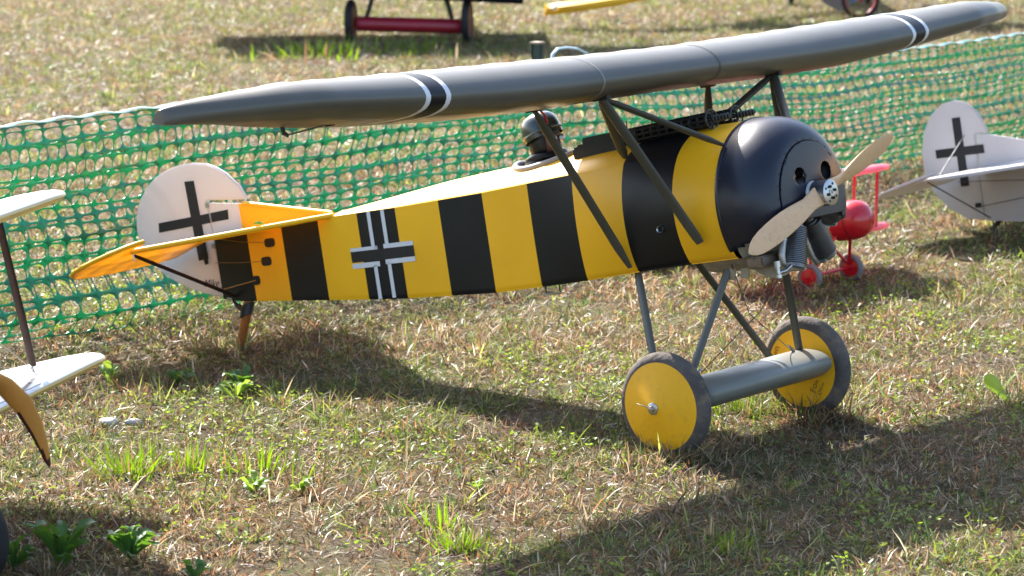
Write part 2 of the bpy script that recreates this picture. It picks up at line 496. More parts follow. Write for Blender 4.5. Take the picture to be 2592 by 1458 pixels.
def turf(name, label, thatch, clumps, d0, d1, margin, scale, wsc, gb=.50, rb=.17, inner=None):
    area = (d1 * d1 - d0 * d0) * .178 + 2 * margin * (d1 - d0) if inner is None else 2 * (margin - inner) * (d1 - d0)
    # lying straw
    n1 = int(area * thatch)
    A = wedge(n1, d0, d1, margin, inner)
    # clumps of standing blades that lean outwards
    nc = int(area * clumps)
    Cc = wedge(nc, d0, d1, margin, inner)
    bare = smooth_noise(Cc[:, 0], Cc[:, 1], 9, 6) + smooth_noise(Cc[:, 0], Cc[:, 1], 24, 8) * .7
    Cc = Cc[rng.uniform(0, 1, nc) < np.clip(1.0 - .45 * np.clip(bare - .2, 0, 2), .2, 1)]
    if d0 < 5 and inner is None:        # the turf is longer where the mower missed, round the wheels and the skid
        ex = [np.array(c)[None, :] + rng.normal(0, sp, (k_, 2)) for c, sp, k_ in (((-.17, -.275), .050, 130), ((-.17, .235), .055, 110), ((-1.65, 0), .05, 40))]
        Cc = np.concatenate([Cc] + ex)
    nc = len(Cc)
    g1 = smooth_noise(Cc[:, 0], Cc[:, 1], 3.0, 3) + .7 * smooth_noise(Cc[:, 0], Cc[:, 1], 12, 4)
    green = rng.uniform(0, 1, nc) < np.clip(gb + .27 * g1, .08, .95)
    kk = rng.integers(5, 18, nc)
    size = rng.gamma(5, .2, nc) * (1 + .25 * np.clip(smooth_noise(Cc[:, 0], Cc[:, 1], 5, 9), -1.5, 1.5))
    if d0 < 5 and inner is None:
        size[-280:] = rng.uniform(1.7, 2.9, 280)
    tint = rng.uniform(.6, 1.3, nc)
    idx = np.repeat(np.arange(nc), kk)
    n2 = len(idx)
    caz = rng.uniform(0, 6.283, n2)
    cr = np.abs(rng.normal(0, .010, n2)) * scale * (.5 + .5 * size[idx])
    Bx = Cc[idx] + np.stack([np.cos(caz), np.sin(caz)], 1) * cr[:, None]
    X = np.concatenate([A, Bx])
    x, y = X[:, 0], X[:, 1]
    n = n1 + n2
    dry = smooth_noise(x, y, 6, 5) + .5 * smooth_noise(x, y, 17, 15)
    ci = rng.integers(0, len(STRAW), n)
    red = rng.uniform(0, 1, n) < np.clip(rb + .24 * dry, 0, .6)
    ci = np.where(red, rng.choice([2, 5, 1], n), ci)
    isg = np.concatenate([rng.uniform(0, 1, n1) < .10, green[idx] & (rng.uniform(0, 1, n2) < .86)])
    cols = np.where(isg[:, None], GREEN[rng.integers(0, len(GREEN), n)], STRAW[ci])
    cols = cols * np.concatenate([rng.uniform(.40, 1.05, n1), tint[idx] * rng.uniform(.75, 1.25, n2)])[:, None]
    az = np.concatenate([rng.uniform(0, 6.283, n1), caz + rng.normal(0, .5, n2)])
    el = np.concatenate([np.abs(rng.normal(.15, .25, n1)), rng.normal(.82, .36, n2)])
    el = np.clip(el, .02, 1.5)
    ln = np.concatenate([rng.gamma(4.5, .0045, n1), rng.gamma(6, .0037, n2) * (.40 + .70 * size[idx])]) * scale
    ln = np.clip(ln, .008, .085 * scale)
    wd = np.concatenate([rng.uniform(.0010, .0026, n1), rng.gamma(6, .00040, n2) + .0004]) * wsc
    z = hgt(x, y) - .003 + np.concatenate([rng.uniform(0, .014, n1) * scale, np.zeros(n2)])
    o = blades_mesh(name, np.stack([x, y, z], 1), az, el, ln, wd, np.concatenate([rng.uniform(-.05, .1, n1), rng.uniform(0, .45, n2)]), cols, d0 < 10 and inner is None)
    return tag(o, label, "grass", kind="stuff")
turf("grass", "short dry straw and green grass blades around the striped airplane", 8000, 2300, 4.5, 7.4, .8, 1.0, 1.05)
turf("grass", "short mown grass beyond the striped airplane up to the net fence", 5000, 1450, 7.4, 10.4, .7, 1.05, 1.3, .52, .08)
turf("grass", "blurred sunlit grass of the field behind the fence", 2600, 480, 10.4, 20.0, .6, 1.25, 2.0, .60, .0)
turf("grass", "grass of the field on either side of the parked airplanes", 2600, 420, 4.0, 13.0, 3.0, 1.2, 2.0, .50, .12, .65)
# small round weed leaves among the blades
def clover(n, d0, d1):
    P = wedge(n * 3, d0, d1, .3)
    k = (smooth_noise(P[:, 0], P[:, 1], 6, 21) + .5 * smooth_noise(P[:, 0], P[:, 1], 18, 22)) > .25
    P = P[k][:n]
    n = len(P)
    c = P[:, None, :] + rng.normal(0, .006, (n, 3, 2))
    c = c.reshape(-1, 2)
    n = len(c)
    z = hgt(c[:, 0], c[:, 1]) + rng.uniform(.006, .03, n)
    cols = np.array([.19, .25, .05]) * rng.uniform(.6, 1.3, (n, 1))
    o = blades_mesh("small_weeds", np.stack([c[:, 0], c[:, 1], z], 1), rng.uniform(0, 6.28, n), rng.uniform(-.2, .7, n), rng.uniform(.006, .013, n), rng.uniform(.004, .008, n), np.zeros(n), cols)
    return tag(o, "tiny round green weed leaves scattered through the turf", "weeds", kind="stuff")
clover(3600, 4.5, 8.5)
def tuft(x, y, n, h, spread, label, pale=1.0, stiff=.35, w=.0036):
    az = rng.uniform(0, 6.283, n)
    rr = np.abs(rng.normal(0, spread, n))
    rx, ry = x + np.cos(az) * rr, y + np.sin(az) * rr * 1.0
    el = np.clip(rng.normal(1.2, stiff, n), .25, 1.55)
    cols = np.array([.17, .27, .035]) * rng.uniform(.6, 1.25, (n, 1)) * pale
    old = rng.uniform(0, 1, n) < .22
    cols[old] = STRAW[rng.integers(0, 3, old.sum())]
    root = np.stack([rx - x, ry - y, hgt(rx, ry) - .004], 1)
    t = thing("grass_tuft", label, "grass tuft", (x, y, 0), "taller grass tufts in the turf")
    o = blades_mesh("blades", root, az + rng.normal(0, .5, n), el, rng.uniform(.45, 1.0, n) * h, rng.uniform(.7, 1.3, n) * w, rng.uniform(0, .3, n), cols)
    o.parent = t
    o["kind"] = "stuff"
    return t
tuft(-.03, -1.07, 110, .075, .035, "pale green grass tuft in front, with dark hollow below it")
tuft(-.16, -.975, 36, .075, .03, "sparse upright blades just left of the front pale tuft")
tuft(-.915, -1.04, 130, .10, .045, "leftmost long-bladed green tuft beside the brown propeller tip", .95)
tuft(-.86, -.93, 100, .085, .06, "long-bladed green tuft second from the brown propeller tip", .95)
tuft(-.72, -.86, 100, .085, .06, "rightmost of the three long green tufts below the tail", 1.0)
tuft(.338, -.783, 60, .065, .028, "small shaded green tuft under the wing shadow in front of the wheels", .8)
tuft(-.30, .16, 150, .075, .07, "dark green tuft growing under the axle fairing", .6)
tuft(-6.45, 5.35, 160, .13, .22, "bright tall tuft in the field left of the red axle", 1.1, .4, .009)
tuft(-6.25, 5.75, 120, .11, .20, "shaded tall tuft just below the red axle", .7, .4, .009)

# ------------------------------------------------------------------ main airplane
TH, HZ = 0.1894, 0.5165
MBODY = Matrix.Translation((0, 0, HZ)) @ Matrix.Rotation(-TH, 4, 'Y')
BASE = Vector((-0.197, 0, 0))
XB = Matrix.Translation(-BASE) @ MBODY
plane = thing("model_airplane", "large yellow and black striped monoplane model with grey wing in the middle", "model airplane", BASE)
def P(mb, name, mats, parent=None, **k):
    return mb.build(name, mats, parent or plane, XB, **k)

# --- fuselage
XS = [-1.735, -1.612, -1.484, -1.352, -1.215, -1.085, -.942, -.802, -.66, -.532, -.392, -.253, -.134]
stations = sorted(set(XS + [round(v, 4) for v in np.arange(-1.70, -.14, .035)]))
stations = [s_ for i, s_ in enumerate(stations) if s_ in XS or min(abs(s_ - q) for q in XS) > .012]
wF = lambda x: lerp(x, [-1.735, -.66, -.45, -.13], [.008, .115, .120, .122])
zbF = lambda x: lerp(x, [-1.735, -1.68, -1.35, -1.12, -.80, -.53, -.38, -.256, -.13], [-.078, -.087, -.105, -.117, -.124, -.117, -.110, -.106, -.104])
zsF = lambda x: lerp(x, [-1.735, -1.315, -1.08, -.80, -.54, -.39, -.13], [.078, .084, .0855, .093, .106, .114, .118])
zcF = lambda x: lerp(x, [-1.37, -1.16, -.977, -.79, -.62, -.50, -.3, -.13], [.086, .107, .126, .138, .146, .150, .156, .166])
circ = lambda x: lerp(x, [-.70, -.55, -.40, -.27, -.13], [0, .18, .55, .85, 1.0])
def side_y(x, z):
    """half width of the fuselage at station x and height z"""
    f, Rr = circ(x), .1645
    return (1 - f) * wF(x) + f * math.sqrt(max(1e-6, Rr * Rr - z * z))
def fsec(x, s):
    """s 0..1 bottom centre to corner, 1..2 side up to shoulder"""
    zb, zs = zbF(x), zsF(x)
    if s <= 1:
        return side_y(x, zb) * s, zb
    z = zb + (zs - zb) * (s - 1)
    return side_y(x, z), z
SS = [0, .5, .93, .985, 1.0, 1.02, 1.06] + list(np.linspace(1.12, 2, 12))
mb = MB()
def ring_f(x):
    half = [fsec(x, s) for s in SS]
    half[4] = (half[4][0] * .985, half[4][1] + .002)
    ring = [Vector((x, -y, z)) for y, z in half]
    return ring + [Vector((x, y, z)) for y, z in half[::-1]][:-1]
rings = [ring_f(x) for x in stations]
n = len(rings[0])
black = [(-1.735, -1.612), (-1.484, -1.352), (-1.215, -1.085), (-.942, -.802), (-.66, -.532), (-.392, -.253)]
for i in range(len(stations) - 1):
    xm = (stations[i] + stations[i + 1]) / 2
    mi = 1 if any(a < xm < b for a, b in black) else 0
    mb.rings([rings[i], rings[i + 1]], True, False, mi)
fus = P(mb, "fuselage", ["yellow", "black"], smooth=50)
mb = MB()
mb.add([Vector((-.128, .158 * math.cos(t), .158 * math.sin(t))) for t in np.linspace(0, 6.283, 48, endpoint=False)], [tuple(range(48))])
P(mb, "firewall", "ply", fus, smooth=0)
# --- turtle deck with the cockpit opening
mb = MB()
CKX, CKA, CKB = -.683, .083, .060
dst = [x for x in list(np.linspace(-1.37, -.80, 18)) + list(np.linspace(-.785, -.58, 34)) + list(np.linspace(-.565, -.134, 24))]
for q in (-.392, -.253, -.532):
    dst[min(range(len(dst)), key=lambda i: abs(dst[i] - q))] = q
nd = 41
def deck_pt(x, a):
    f, Rr = circ(x), .1645
    zs, zc = zsF(x), max(zcF(x), zsF(x) + .001)
    w = wF(x)
    yb, zb_ = -w * math.cos(a), zs + (zc - zs) * (1 - abs(math.cos(a)) ** 1.5) ** .8
    a0 = math.asin(min(1, zs / Rr))
    t = a0 + (math.pi - 2 * a0) * a / math.pi
    return Vector((x, (1 - f) * yb - f * Rr * math.cos(t), (1 - f) * zb_ + f * Rr * math.sin(t)))
dr = [[deck_pt(x, math.pi * j / (nd - 1)) for j in range(nd)] for x in dst]
vs_ = [p for r in dr for p in r]
for i in range(len(dst) - 1):
    xm = (dst[i] + dst[i + 1]) / 2
    fs = []
    for j in range(nd - 1):
        f = (i * nd + j, i * nd + j + 1, (i + 1) * nd + j + 1, (i + 1) * nd + j)
        c = (vs_[f[0]] + vs_[f[1]] + vs_[f[2]] + vs_[f[3]]) / 4
        if ((c.x - CKX) / CKA) ** 2 + (c.y / CKB) ** 2 < 1:
            continue
        fs.append(f)
    for f in fs:
        mb.add([vs_[q] for q in f], [(0, 1, 2, 3)], 1 if -.392 < xm < -.253 else 0)
deck = P(mb, "turtle_deck", ["yellow", "black"], smooth=50)
cring = []
for t in np.linspace(0, 2 * math.pi, 41):
    x, y = CKX + CKA * 1.02 * math.cos(t), CKB * 1.03 * math.sin(t)
    w = wF(x)
    a = math.acos(max(-1, min(1, -y / w)))
    cring.append(deck_pt(x, a) + Vector((0, 0, .003)))
mb = MB().tube(cring, .0065, 10, cap=False)
P(mb, "cockpit_coaming", "coam", deck)
mb = MB()
mb.rings([[Vector((CKX + CKA * 1.0 * s_ * math.cos(t), CKB * 1.0 * s_ * math.sin(t), z)) for t in np.linspace(0, 6.283, 32, endpoint=False)] for z, s_ in ((.128, 1.0), (.06, 1.05), (.0, .9))], True, True)
P(mb, "cockpit_tub", "brown_in", deck)
# --- cross on the fuselage side (white edged black arms), both sides
for sgn in (-1, 1):
    mb = MB()
    def patch(x0, x1, z0, z1, off, mi):
        c = [Vector((x, sgn * (side_y(x, z) + off), z)) for x, z in ((x0, z0), (x1, z0), (x1, z1), (x0, z1))]
        mb.add(c, [(0, 1, 2, 3)], mi)
    zt, zb = .0838, -.113
    patch(-1.2535, -1.041, -.026, -.0015, .0008, 1)          # black horizontal arm
    patch(-1.2535, -1.160, -.0015, .0065, .0010, 0)
    patch(-1.140, -1.041, -.0015, .0085, .0010, 0)
    patch(-1.2535, -1.160, -.040, -.0285, .0010, 0)
    patch(-1.140, -1.041, -.037, -.0265, .0010, 0)
    patch(-1.180, -1.168, .0065, zt, .0010, 0)
    patch(-1.133, -1.121, .0085, zt, .0010, 0)
    patch(-1.182, -1.170, zb, -.037, .0010, 0)
    patch(-1.135, -1.123, zb, -.034, .0010, 0)
    patch(-1.170, -1.160, .0, .0066, .0010, 0)
    P(mb, "side_cross", ["mark_white", "mark_black"], fus, smooth=0, norm=False)
# oval cable ports, round filler
for sgn in (-1, 1):
    for px, pz, a, b_ in ((-1.531, .042, .0170, .0105), (-1.553, 0, .0165, .0105), (-1.603, -.042, .015, .0110)):
        mb = MB()
        ol = []
        for t in np.linspace(0, 6.283, 20, endpoint=False):
            c_, s_ = math.cos(t), math.sin(t)
            ol.append(Vector((px + a * math.copysign(abs(c_) ** .6, c_), sgn * (side_y(px, pz) + .0012), pz + b_ * math.copysign(abs(s_) ** .6, s_))))
        mb.slab(ol, (0, 1, 0), .003)
        P(mb, "cable_port", "mark_black", fus, smooth=30)
    mb = MB()
    yy = side_y(-.293, -.026)
    mb.lathe([(0, .0075), (.005, .0085), (.008, .0075), (.006, .0055), (.0, .0055)], 20, (0, 0, 0), 'y')
    mb.v = [(v[0] - .293, sgn * (yy - .001 + v[1]), v[2] - .026) for v in mb.v]
    P(mb, "filler_ring", "steel", fus)
    mb = MB().tube([(-1.531, sgn * .030, .042), (-1.64, sgn * .020, .052), (-1.74, sgn * .03, .074)], .0007, 5)
    mb.tube([(-1.553, sgn * .028, 0), (-1.65, sgn * .022, .004), (-1.745, sgn * .008, .010)], .0007, 5)
    mb.tube([(-1.600, sgn * .026, -.042), (-1.735, sgn * .010, -.056)], .0014, 6)
    P(mb, "control_cable", "cable", smooth=60)
# stirrup step and belly hook
mb = MB().tube([(-.676, -.085, -.120), (-.674, -.088, -.1385), (-.635, -.088, -.1395), (-.638, -.085, -.119)], .0017, 6)
step = P(mb, "boarding_step", "gun")
P(MB().box((-.656, -.088, -.138), (.044, .010, .003)), "tread", "alu", step, bevel=.0008)
mb = MB().tube([(-1.36 + .010 * math.cos(t), -.02, -.108 - .008 * math.sin(t)) for t in np.linspace(0, math.pi, 9)], .0016, 6)
P(mb, "belly_hook", "wire")

# --- cowl
RC, RF, XA, XFF, XC = .1665, .108, -.1096, -.0241, -.139
cut = lambda c: c.z < -.055 - .32 * (-.024 - c.x)
prof = [(XC, RC + .0028), (XC + .005, RC + .0028), (XC + .0062, RC + .0008), (-.12, RC)]
prof += [(XA + (XFF - XA) * math.sin(a), RF + (RC - RF) * math.cos(a)) for a in np.linspace(0, 1.5, 14)]
prof += [(XFF, RF + .0004)]
mb = MB().lathe(prof, 160, skip=cut)
cowl = P(mb, "engine_cowl", "cowl", solid=.003, smooth=35)
# front plate with two round holes and a shaft hole
mb = MB()
holes = [(-.039, .040, .0185), (.053, .043, .0190), (0, 0, .030)]
gn = 92
gs = np.linspace(-RF + .0005, RF - .0005, gn)
vid = {}
def fv(i, j):
    if (i, j) not in vid:
        y, z = gs[i], gs[j]
        r = math.hypot(y, z)
        if r > RF - .0014:
            y, z = y * (RF + .0001) / r, z * (RF + .0001) / r
        for hy, hz, hr in holes:
            d = math.hypot(y - hy, z - hz)
            if 1e-6 < d < hr * 1.16 and d > hr * .80:
                y, z = hy + (y - hy) * hr / d, hz + (z - hz) * hr / d
        vid[(i, j)] = len(mb.v)
        mb.v.append((XFF - .0005 + .0045 * (1 - (y * y + z * z) / RF ** 2), y, z))
    return vid[(i, j)]
for i in range(gn - 1):
    for j in range(gn - 1):
        y, z = (gs[i] + gs[i + 1]) / 2, (gs[j] + gs[j + 1]) / 2
        if math.hypot(y, z) > RF + .0010 or z < -.046:
            continue
        if any(math.hypot(y - a, z - b_) < c * .98 for a, b_, c in holes):
            continue
        mb.f.append((fv(i, j), fv(i + 1, j), fv(i + 1, j + 1), fv(i, j + 1)))
        mb.m.append(0)
P(mb, "front_plate", "cowl", cowl, solid=.003, smooth=35)
mb = MB()
for t in np.linspace(-.4, math.pi + .4, 19):
    mb.ball((XFF + .0006, (RF + .006) * math.cos(t), (RF + .006) * math.sin(t)), (.0008, .0012, .0012), 6, 4)
P(mb, "screws", "mark_black", cowl)["kind"] = "stuff"
P(MB().box((XC + .008, -.155, .060), (.014, .006, .005)), "cowl_latch", "cowl", cowl, bevel=.001)

# --- engine
EX = -.060
eng = P(MB().lathe([(-.118, .03), (-.115, .036), (-.03, .036), (-.022, .032), (-.01, .020), (.004, .016), (.004, 0.001)], 28, (0, 0, 0), 'x', cap=True), "engine", "alu")
for ang in (251, 298, 336, 205, 160, 20, 65, 110):
    low = ang in (251, 298)
    a = R(ang)
    d = Vector((0, math.cos(a), math.sin(a)))
    prof_c = [(.040, .012), (.058, .012), (.060, .017), (.064, .017)]
    r0 = .064
    for i in range(20 if low else 14):
        big = .0235 + .003 * (i / 16)
        prof_c += [(r0, big - .003), (r0 + .0006, big), (r0 + .0024, big), (r0 + .003, big - .003)]
        r0 += .0038
    prof_c += [(r0, .0235), (r0 + .008, .0235), (r0 + .010, .018), (r0 + .010, .0005)]
    rot = Vector((0, 0, 1)).rotation_difference(d).to_matrix()
    c = MB().lathe(prof_c, 24, (0, 0, 0), 'z')
    c.v = [tuple(rot @ Vector(v) + Vector((EX, 0, 0))) for v in c.v]
    P(c, "cylinder", "cyl", eng, smooth=30)
    if ang not in (251, 298, 336, 205):
        continue
    h = MB().box((0, .0, r0 + .005), (.030, .052, .007))
    h.v = [tuple(rot @ Vector(v) + Vector((EX, 0, 0))) for v in h.v]
    P(h, "cylinder_head", "alu", eng, bevel=.0025)
    t = Vector((0, math.sin(a), -math.cos(a)))
    o_ = Vector((EX - .006, 0, 0))
    sc_ = 1.0 if low else .82
    path = [o_ + d * .060 + t * .026, o_ + d * .095 + t * .031, o_ + d * .125 * sc_ + t * .033, o_ + d * .141 * sc_ + t * .029, o_ + d * .146 * sc_ + t * .017, o_ + d * .142 * sc_ + t * .008]
    P(MB().tube(path, .0075, 12), "intake_pipe", "alu", eng, smooth=60)
    P(MB().tube([o_ + d * .094 + t * .031, o_ + d * .098 + t * .031], .0087, 12), "pipe_clamp", "steel", eng)
# underside fittings
P(MB().rings([[Vector((x, y, -.112 - .012 * s_)) for x, y in ((-.085, -.115), (-.085, -.02), (-.125, -.02), (-.125, -.115))] for s_ in (-.6, 0, .8, 1.1)], True, True), "exhaust_pan", "pan", bevel=.004)
P(MB().rings([[Vector((x, y, z)) for y, z in ((-.118, -.104), (-.10, -.124), (-.07, -.132), (.07, -.132), (.10, -.124), (.118, -.104))] for x in (-.235, -.222, -.15, -.105)], True, True), "belly_panel", "ply", bevel=.002)
P(MB().box((-.176, -.098, -.134), (.018, .004, .026), Matrix.Rotation(.25, 3, 'Y')), "baffle_flap", "ply", bevel=.0008)
P(MB().box((-.147, -.092, -.134), (.020, .004, .026), Matrix.Rotation(.2, 3, 'Y')), "baffle_flap", "ply", bevel=.0008)
mb = MB().lathe([(0, .0005), (0, .007), (-.012, .007), (-.012, .0045), (-.026, .0045), (-.027, .0065), (-.034, .0065), (-.034, .0005)], 14, (-.058, -.104, -.118), 'z')
mb.tube([(-.058, -.104, -.142), (-.05, -.088, -.140), (-.045, -.076, -.132)], .004, 10)
P(mb, "carburettor", "steel")

# --- propeller
PA = .3017
pc, ps = math.cos(PA), math.sin(PA)
def pp(r, w, x):
    return Vector((x, r * pc - w * ps, r * ps + w * pc))
sta = [0, .02, .035, .055, .08, .11, .14, .17, .20, .23, .255, .272, .283, .290]
wid = [.021, .021, .019, .0178, .0198, .0225, .0243, .0248, .0243, .0226, .0192, .0142, .008, .002]
tk = [.030, .030, .026, .019, .0145, .012, .0105, .009, .008, .007, .006, .005, .004, .002]
rings = []
for sg in (-1, 1):
    rr = list(zip(sta, wid, tk))
    seq = rr[::-1] if sg < 0 else rr[1:]
    for r, w, t in seq:
        tw = -(R(62) * math.exp(-r / .09) + R(13)) * sg if r > .045 else -R(45) * sg * r / .045
        ring = []
        for q in np.linspace(0, 6.283, 20, endpoint=False):
            cw, ct = w * math.cos(q) * (1.0 if math.cos(q) > 0 else .92), t * .5 * math.sin(q) * (1 if math.sin(q) > 0 else .55)
            a = cw * math.cos(tw) - ct * math.sin(tw)
            b_ = cw * math.sin(tw) + ct * math.cos(tw)
            ring.append(pp(sg * r, a * 1.0, -b_ + .004))
        rings.append(ring)
prop = P(MB().rings(rings), "propeller", "prop", smooth=50)
hub = P(MB().lathe([(-.012, .001), (-.012, .026), (.019, .026), (.0205, .0262), (.0222, .0262), (.0230, .0245), (.0230, .001)], 40), "hub_plate", "steel", prop)
for i in range(8):
    a = 2 * math.pi * i / 8 + .3
    rr_ = .0190 if i % 2 else .0120
    c = (.0230, rr_ * math.cos(a), rr_ * math.sin(a))
    if i % 2:
        mb = MB().lathe([(-.001, .0027), (.0006, .0027), (.0006, .0002)], 12, c)
    else:
        mb = MB().lathe([(0, .0030), (.004, .0030), (.004, .0018), (.0045, .0002)], 12, c)
    P(mb, "hub_bolt", "gun", prop, smooth=20)
P(MB().lathe([(.0225, .006), (.0245, .006), (.0245, .0035), (.022, .003)], 18), "shaft_nut", "steel", prop)

# --- wing
UP = [(0, .38), (.006, .475), (.02, .575), (.045, .685), (.08, .785), (.13, .88), (.20, .955), (.29, 1), (.42, .95), (.57, .84), (.72, .68), (.87, .47), (1, .27)]
LO = [(1, .245), (.86, .16), (.70, .085), (.52, .03), (.36, 0), (.22, 0), (.13, .03), (.075, .085), (.04, .14), (.017, .22), (.005, .30)]
band = [.790, .803, .845, .858]
ys = sorted(set([round(v, 4) for v in np.linspace(0, 1.14, 77)] + band + [1.17, 1.2, 1.23, 1.26, 1.29, 1.32, 1.345, 1.365, 1.38, 1.39, 1.3945]))
def wsec(y):
    a = abs(y)
    le = lerp(a, [0, 1.10, 1.20, 1.32, 1.375, 1.3945], [-.232, -.240, -.258, -.305, -.338, -.362])
    te = lerp(a, [0, .25, .85, .95, 1.10, 1.25, 1.35, 1.385, 1.3945], [-.640, -.648, -.640, -.608, -.540, -.465, -.415, -.400, -.392])
    zt = lerp(a, [0, .3, 1.0, 1.15, 1.30, 1.36, 1.388, 1.3945], [.342, .345, .357, .360, .352, .347, .342, .338])
    zb = lerp(a, [0, .42, .6, .81, 1.0, 1.15, 1.30, 1.36, 1.388, 1.3945], [.250, .247, .250, .262, .278, .291, .303, .308, .310, .314])
    th = zt - zb
    rib = (math.cos(a / .105 * 2 * math.pi) * .5 + .5)
    out = []
    for t, q in UP:
        out.append(Vector((le + (te - le) * t, y, zb + th * q - (.0016 * (1 - rib) * min(1, max(0, (t - .1) / .2)) if a < 1.3 else 0))))
    for t, q in LO:
        out.append(Vector((le + (te - le) * t, y, zb + th * q)))
    return out
ally = sorted([-v for v in ys if v > 0] + ys)
secs = [wsec(y) for y in ally]
mb = MB()
for i in range(len(ally) - 1):
    a = abs((ally[i] + ally[i + 1]) / 2)
    mi = 1 if (band[0] < a < band[1] or band[2] < a < band[3]) else (2 if band[1] < a < band[2] else 0)
    mb.rings([secs[i], secs[i + 1]], True, False, mi)
nn = len(secs[0])
mb.add(secs[0], [tuple(range(nn))])
mb.add(secs[-1], [tuple(range(nn))])
wing = P(mb, "wing", ["olive", "mark_white", "black"], smooth=45)
# panel joint tapes that run round the nose of the wing
for y0 in (-.343, .040):
    mb = MB()
    A, B_ = wsec(y0), wsec(y0 + .006)
    c = Vector((-.38, 0, .30))
    r1 = [p + Vector(((p.x - c.x) * .004, 0, (p.z - c.z) * .012)) for p in A[:]]
    r2_ = [p + Vector(((p.x - c.x) * .004, 0, (p.z - c.z) * .012)) for p in B_[:]]
    mb.rings([r1, r2_], True, False)
    P(mb, "seam_tape", "strut" if y0 > 0 else "gear", wing, smooth=45)
for sgn in (-1, 1):
    horn = MB().tube([(-.50, sgn * .974, .291), (-.498, sgn * .974, .272), (-.488, sgn * .973, .266)], [.006, .006, .004], 8, flat=.4, fdir=(1, 0, 0))
    P(horn, "aileron_horn", "gun", wing)
    P(MB().tube([(-.488, sgn * .973, .268), (-.42, sgn * .937, .2755)], .0016, 6), "aileron_pushrod", "wire", wing)
    P(MB().box((-.415, sgn * .935, .277), (.018, .010, .010)), "pushrod_bracket", "gun", wing, bevel=.001)

# --- wing struts
def strut(a, b, r=.0105, flat=.42, name="wing_strut", m="strut", ends=.55, parent=None):
    a, b = Vector(a), Vector(b)
    pts = [a, a.lerp(b, .04), a.lerp(b, .12), a.lerp(b, .5), a.lerp(b, .88), a.lerp(b, .96), b]
    rr = [r * ends, r * (ends + .15), r, r, r, r * (ends + .15), r * ends]
    return P(MB().tube(pts, rr, 14, flat=flat, fdir=(1, 0, 0)), name, m, parent, smooth=60)
for sgn in (-1, 1):
    Ft, Rt_ = (-.284, sgn * .297, .252), (-.459, sgn * .297, .249)
    strut(Rt_, (-.400, sgn * .138, -.098), .0115)
    strut(Ft, (-.192, sgn * .166, -.062), .0125, ends=.8)
    strut(Ft, (-.136, sgn * .118, .124), .0095, .55)
    strut(Ft, (-.392, sgn * .112, .126), .0115, .5)
    P(MB().box((-.284, sgn * .297, .252), (.040, .016, .010)), "strut_bracket", "gun", bevel=.002)
    P(MB().box((-.459, sgn * .297, .250), (.036, .016, .010)), "strut_bracket", "gun", bevel=.002)
mb = MB().tube([(-.455, -.285, .248), (-.462, -.262, .236), (-.468, -.250, .216)], .0025, 6)
P(mb, "servo_lead", M['red'])
P(MB().box((-.468, -.249, .206), (.009, .009, .022)), "servo_plug", "gun", bevel=.001)

# --- landing gear
AX, AZ = -.272, -.372
for sgn in (-1, 1):
    strut((-.412, sgn * .100, -.112), (-.318, sgn * .205, -.362), .0095, .5, "gear_leg", "leg" if sgn < 0 else "strut", .8)
    strut((-.181, sgn * .090, -.112), (-.254, sgn * .205, -.352), .0095, .5, "gear_leg", "leg" if sgn < 0 else "strut", .8)
fair = []
for y in (-.222, -.216, -.205, 0, .205, .216, .222):
    s_ = .55 if abs(y) > .22 else (.85 if abs(y) > .21 else 1)
    ring = []
    for q in np.linspace(0, 6.283, 32, endpoint=False):
        c_, s2 = math.cos(q), math.sin(q)
        x = .075 * c_
        th = .033 * s2 * (1 if c_ > 0 else (1 - .55 * abs(c_) ** 1.6))
        x = x if c_ > 0 else x * 1.25
        ring.append(Vector((-.252 + x * s_, y, -.362 + th * s_)))
    fair.append(ring)
P(MB().rings(fair), "axle_fairing", "gear", smooth=50)
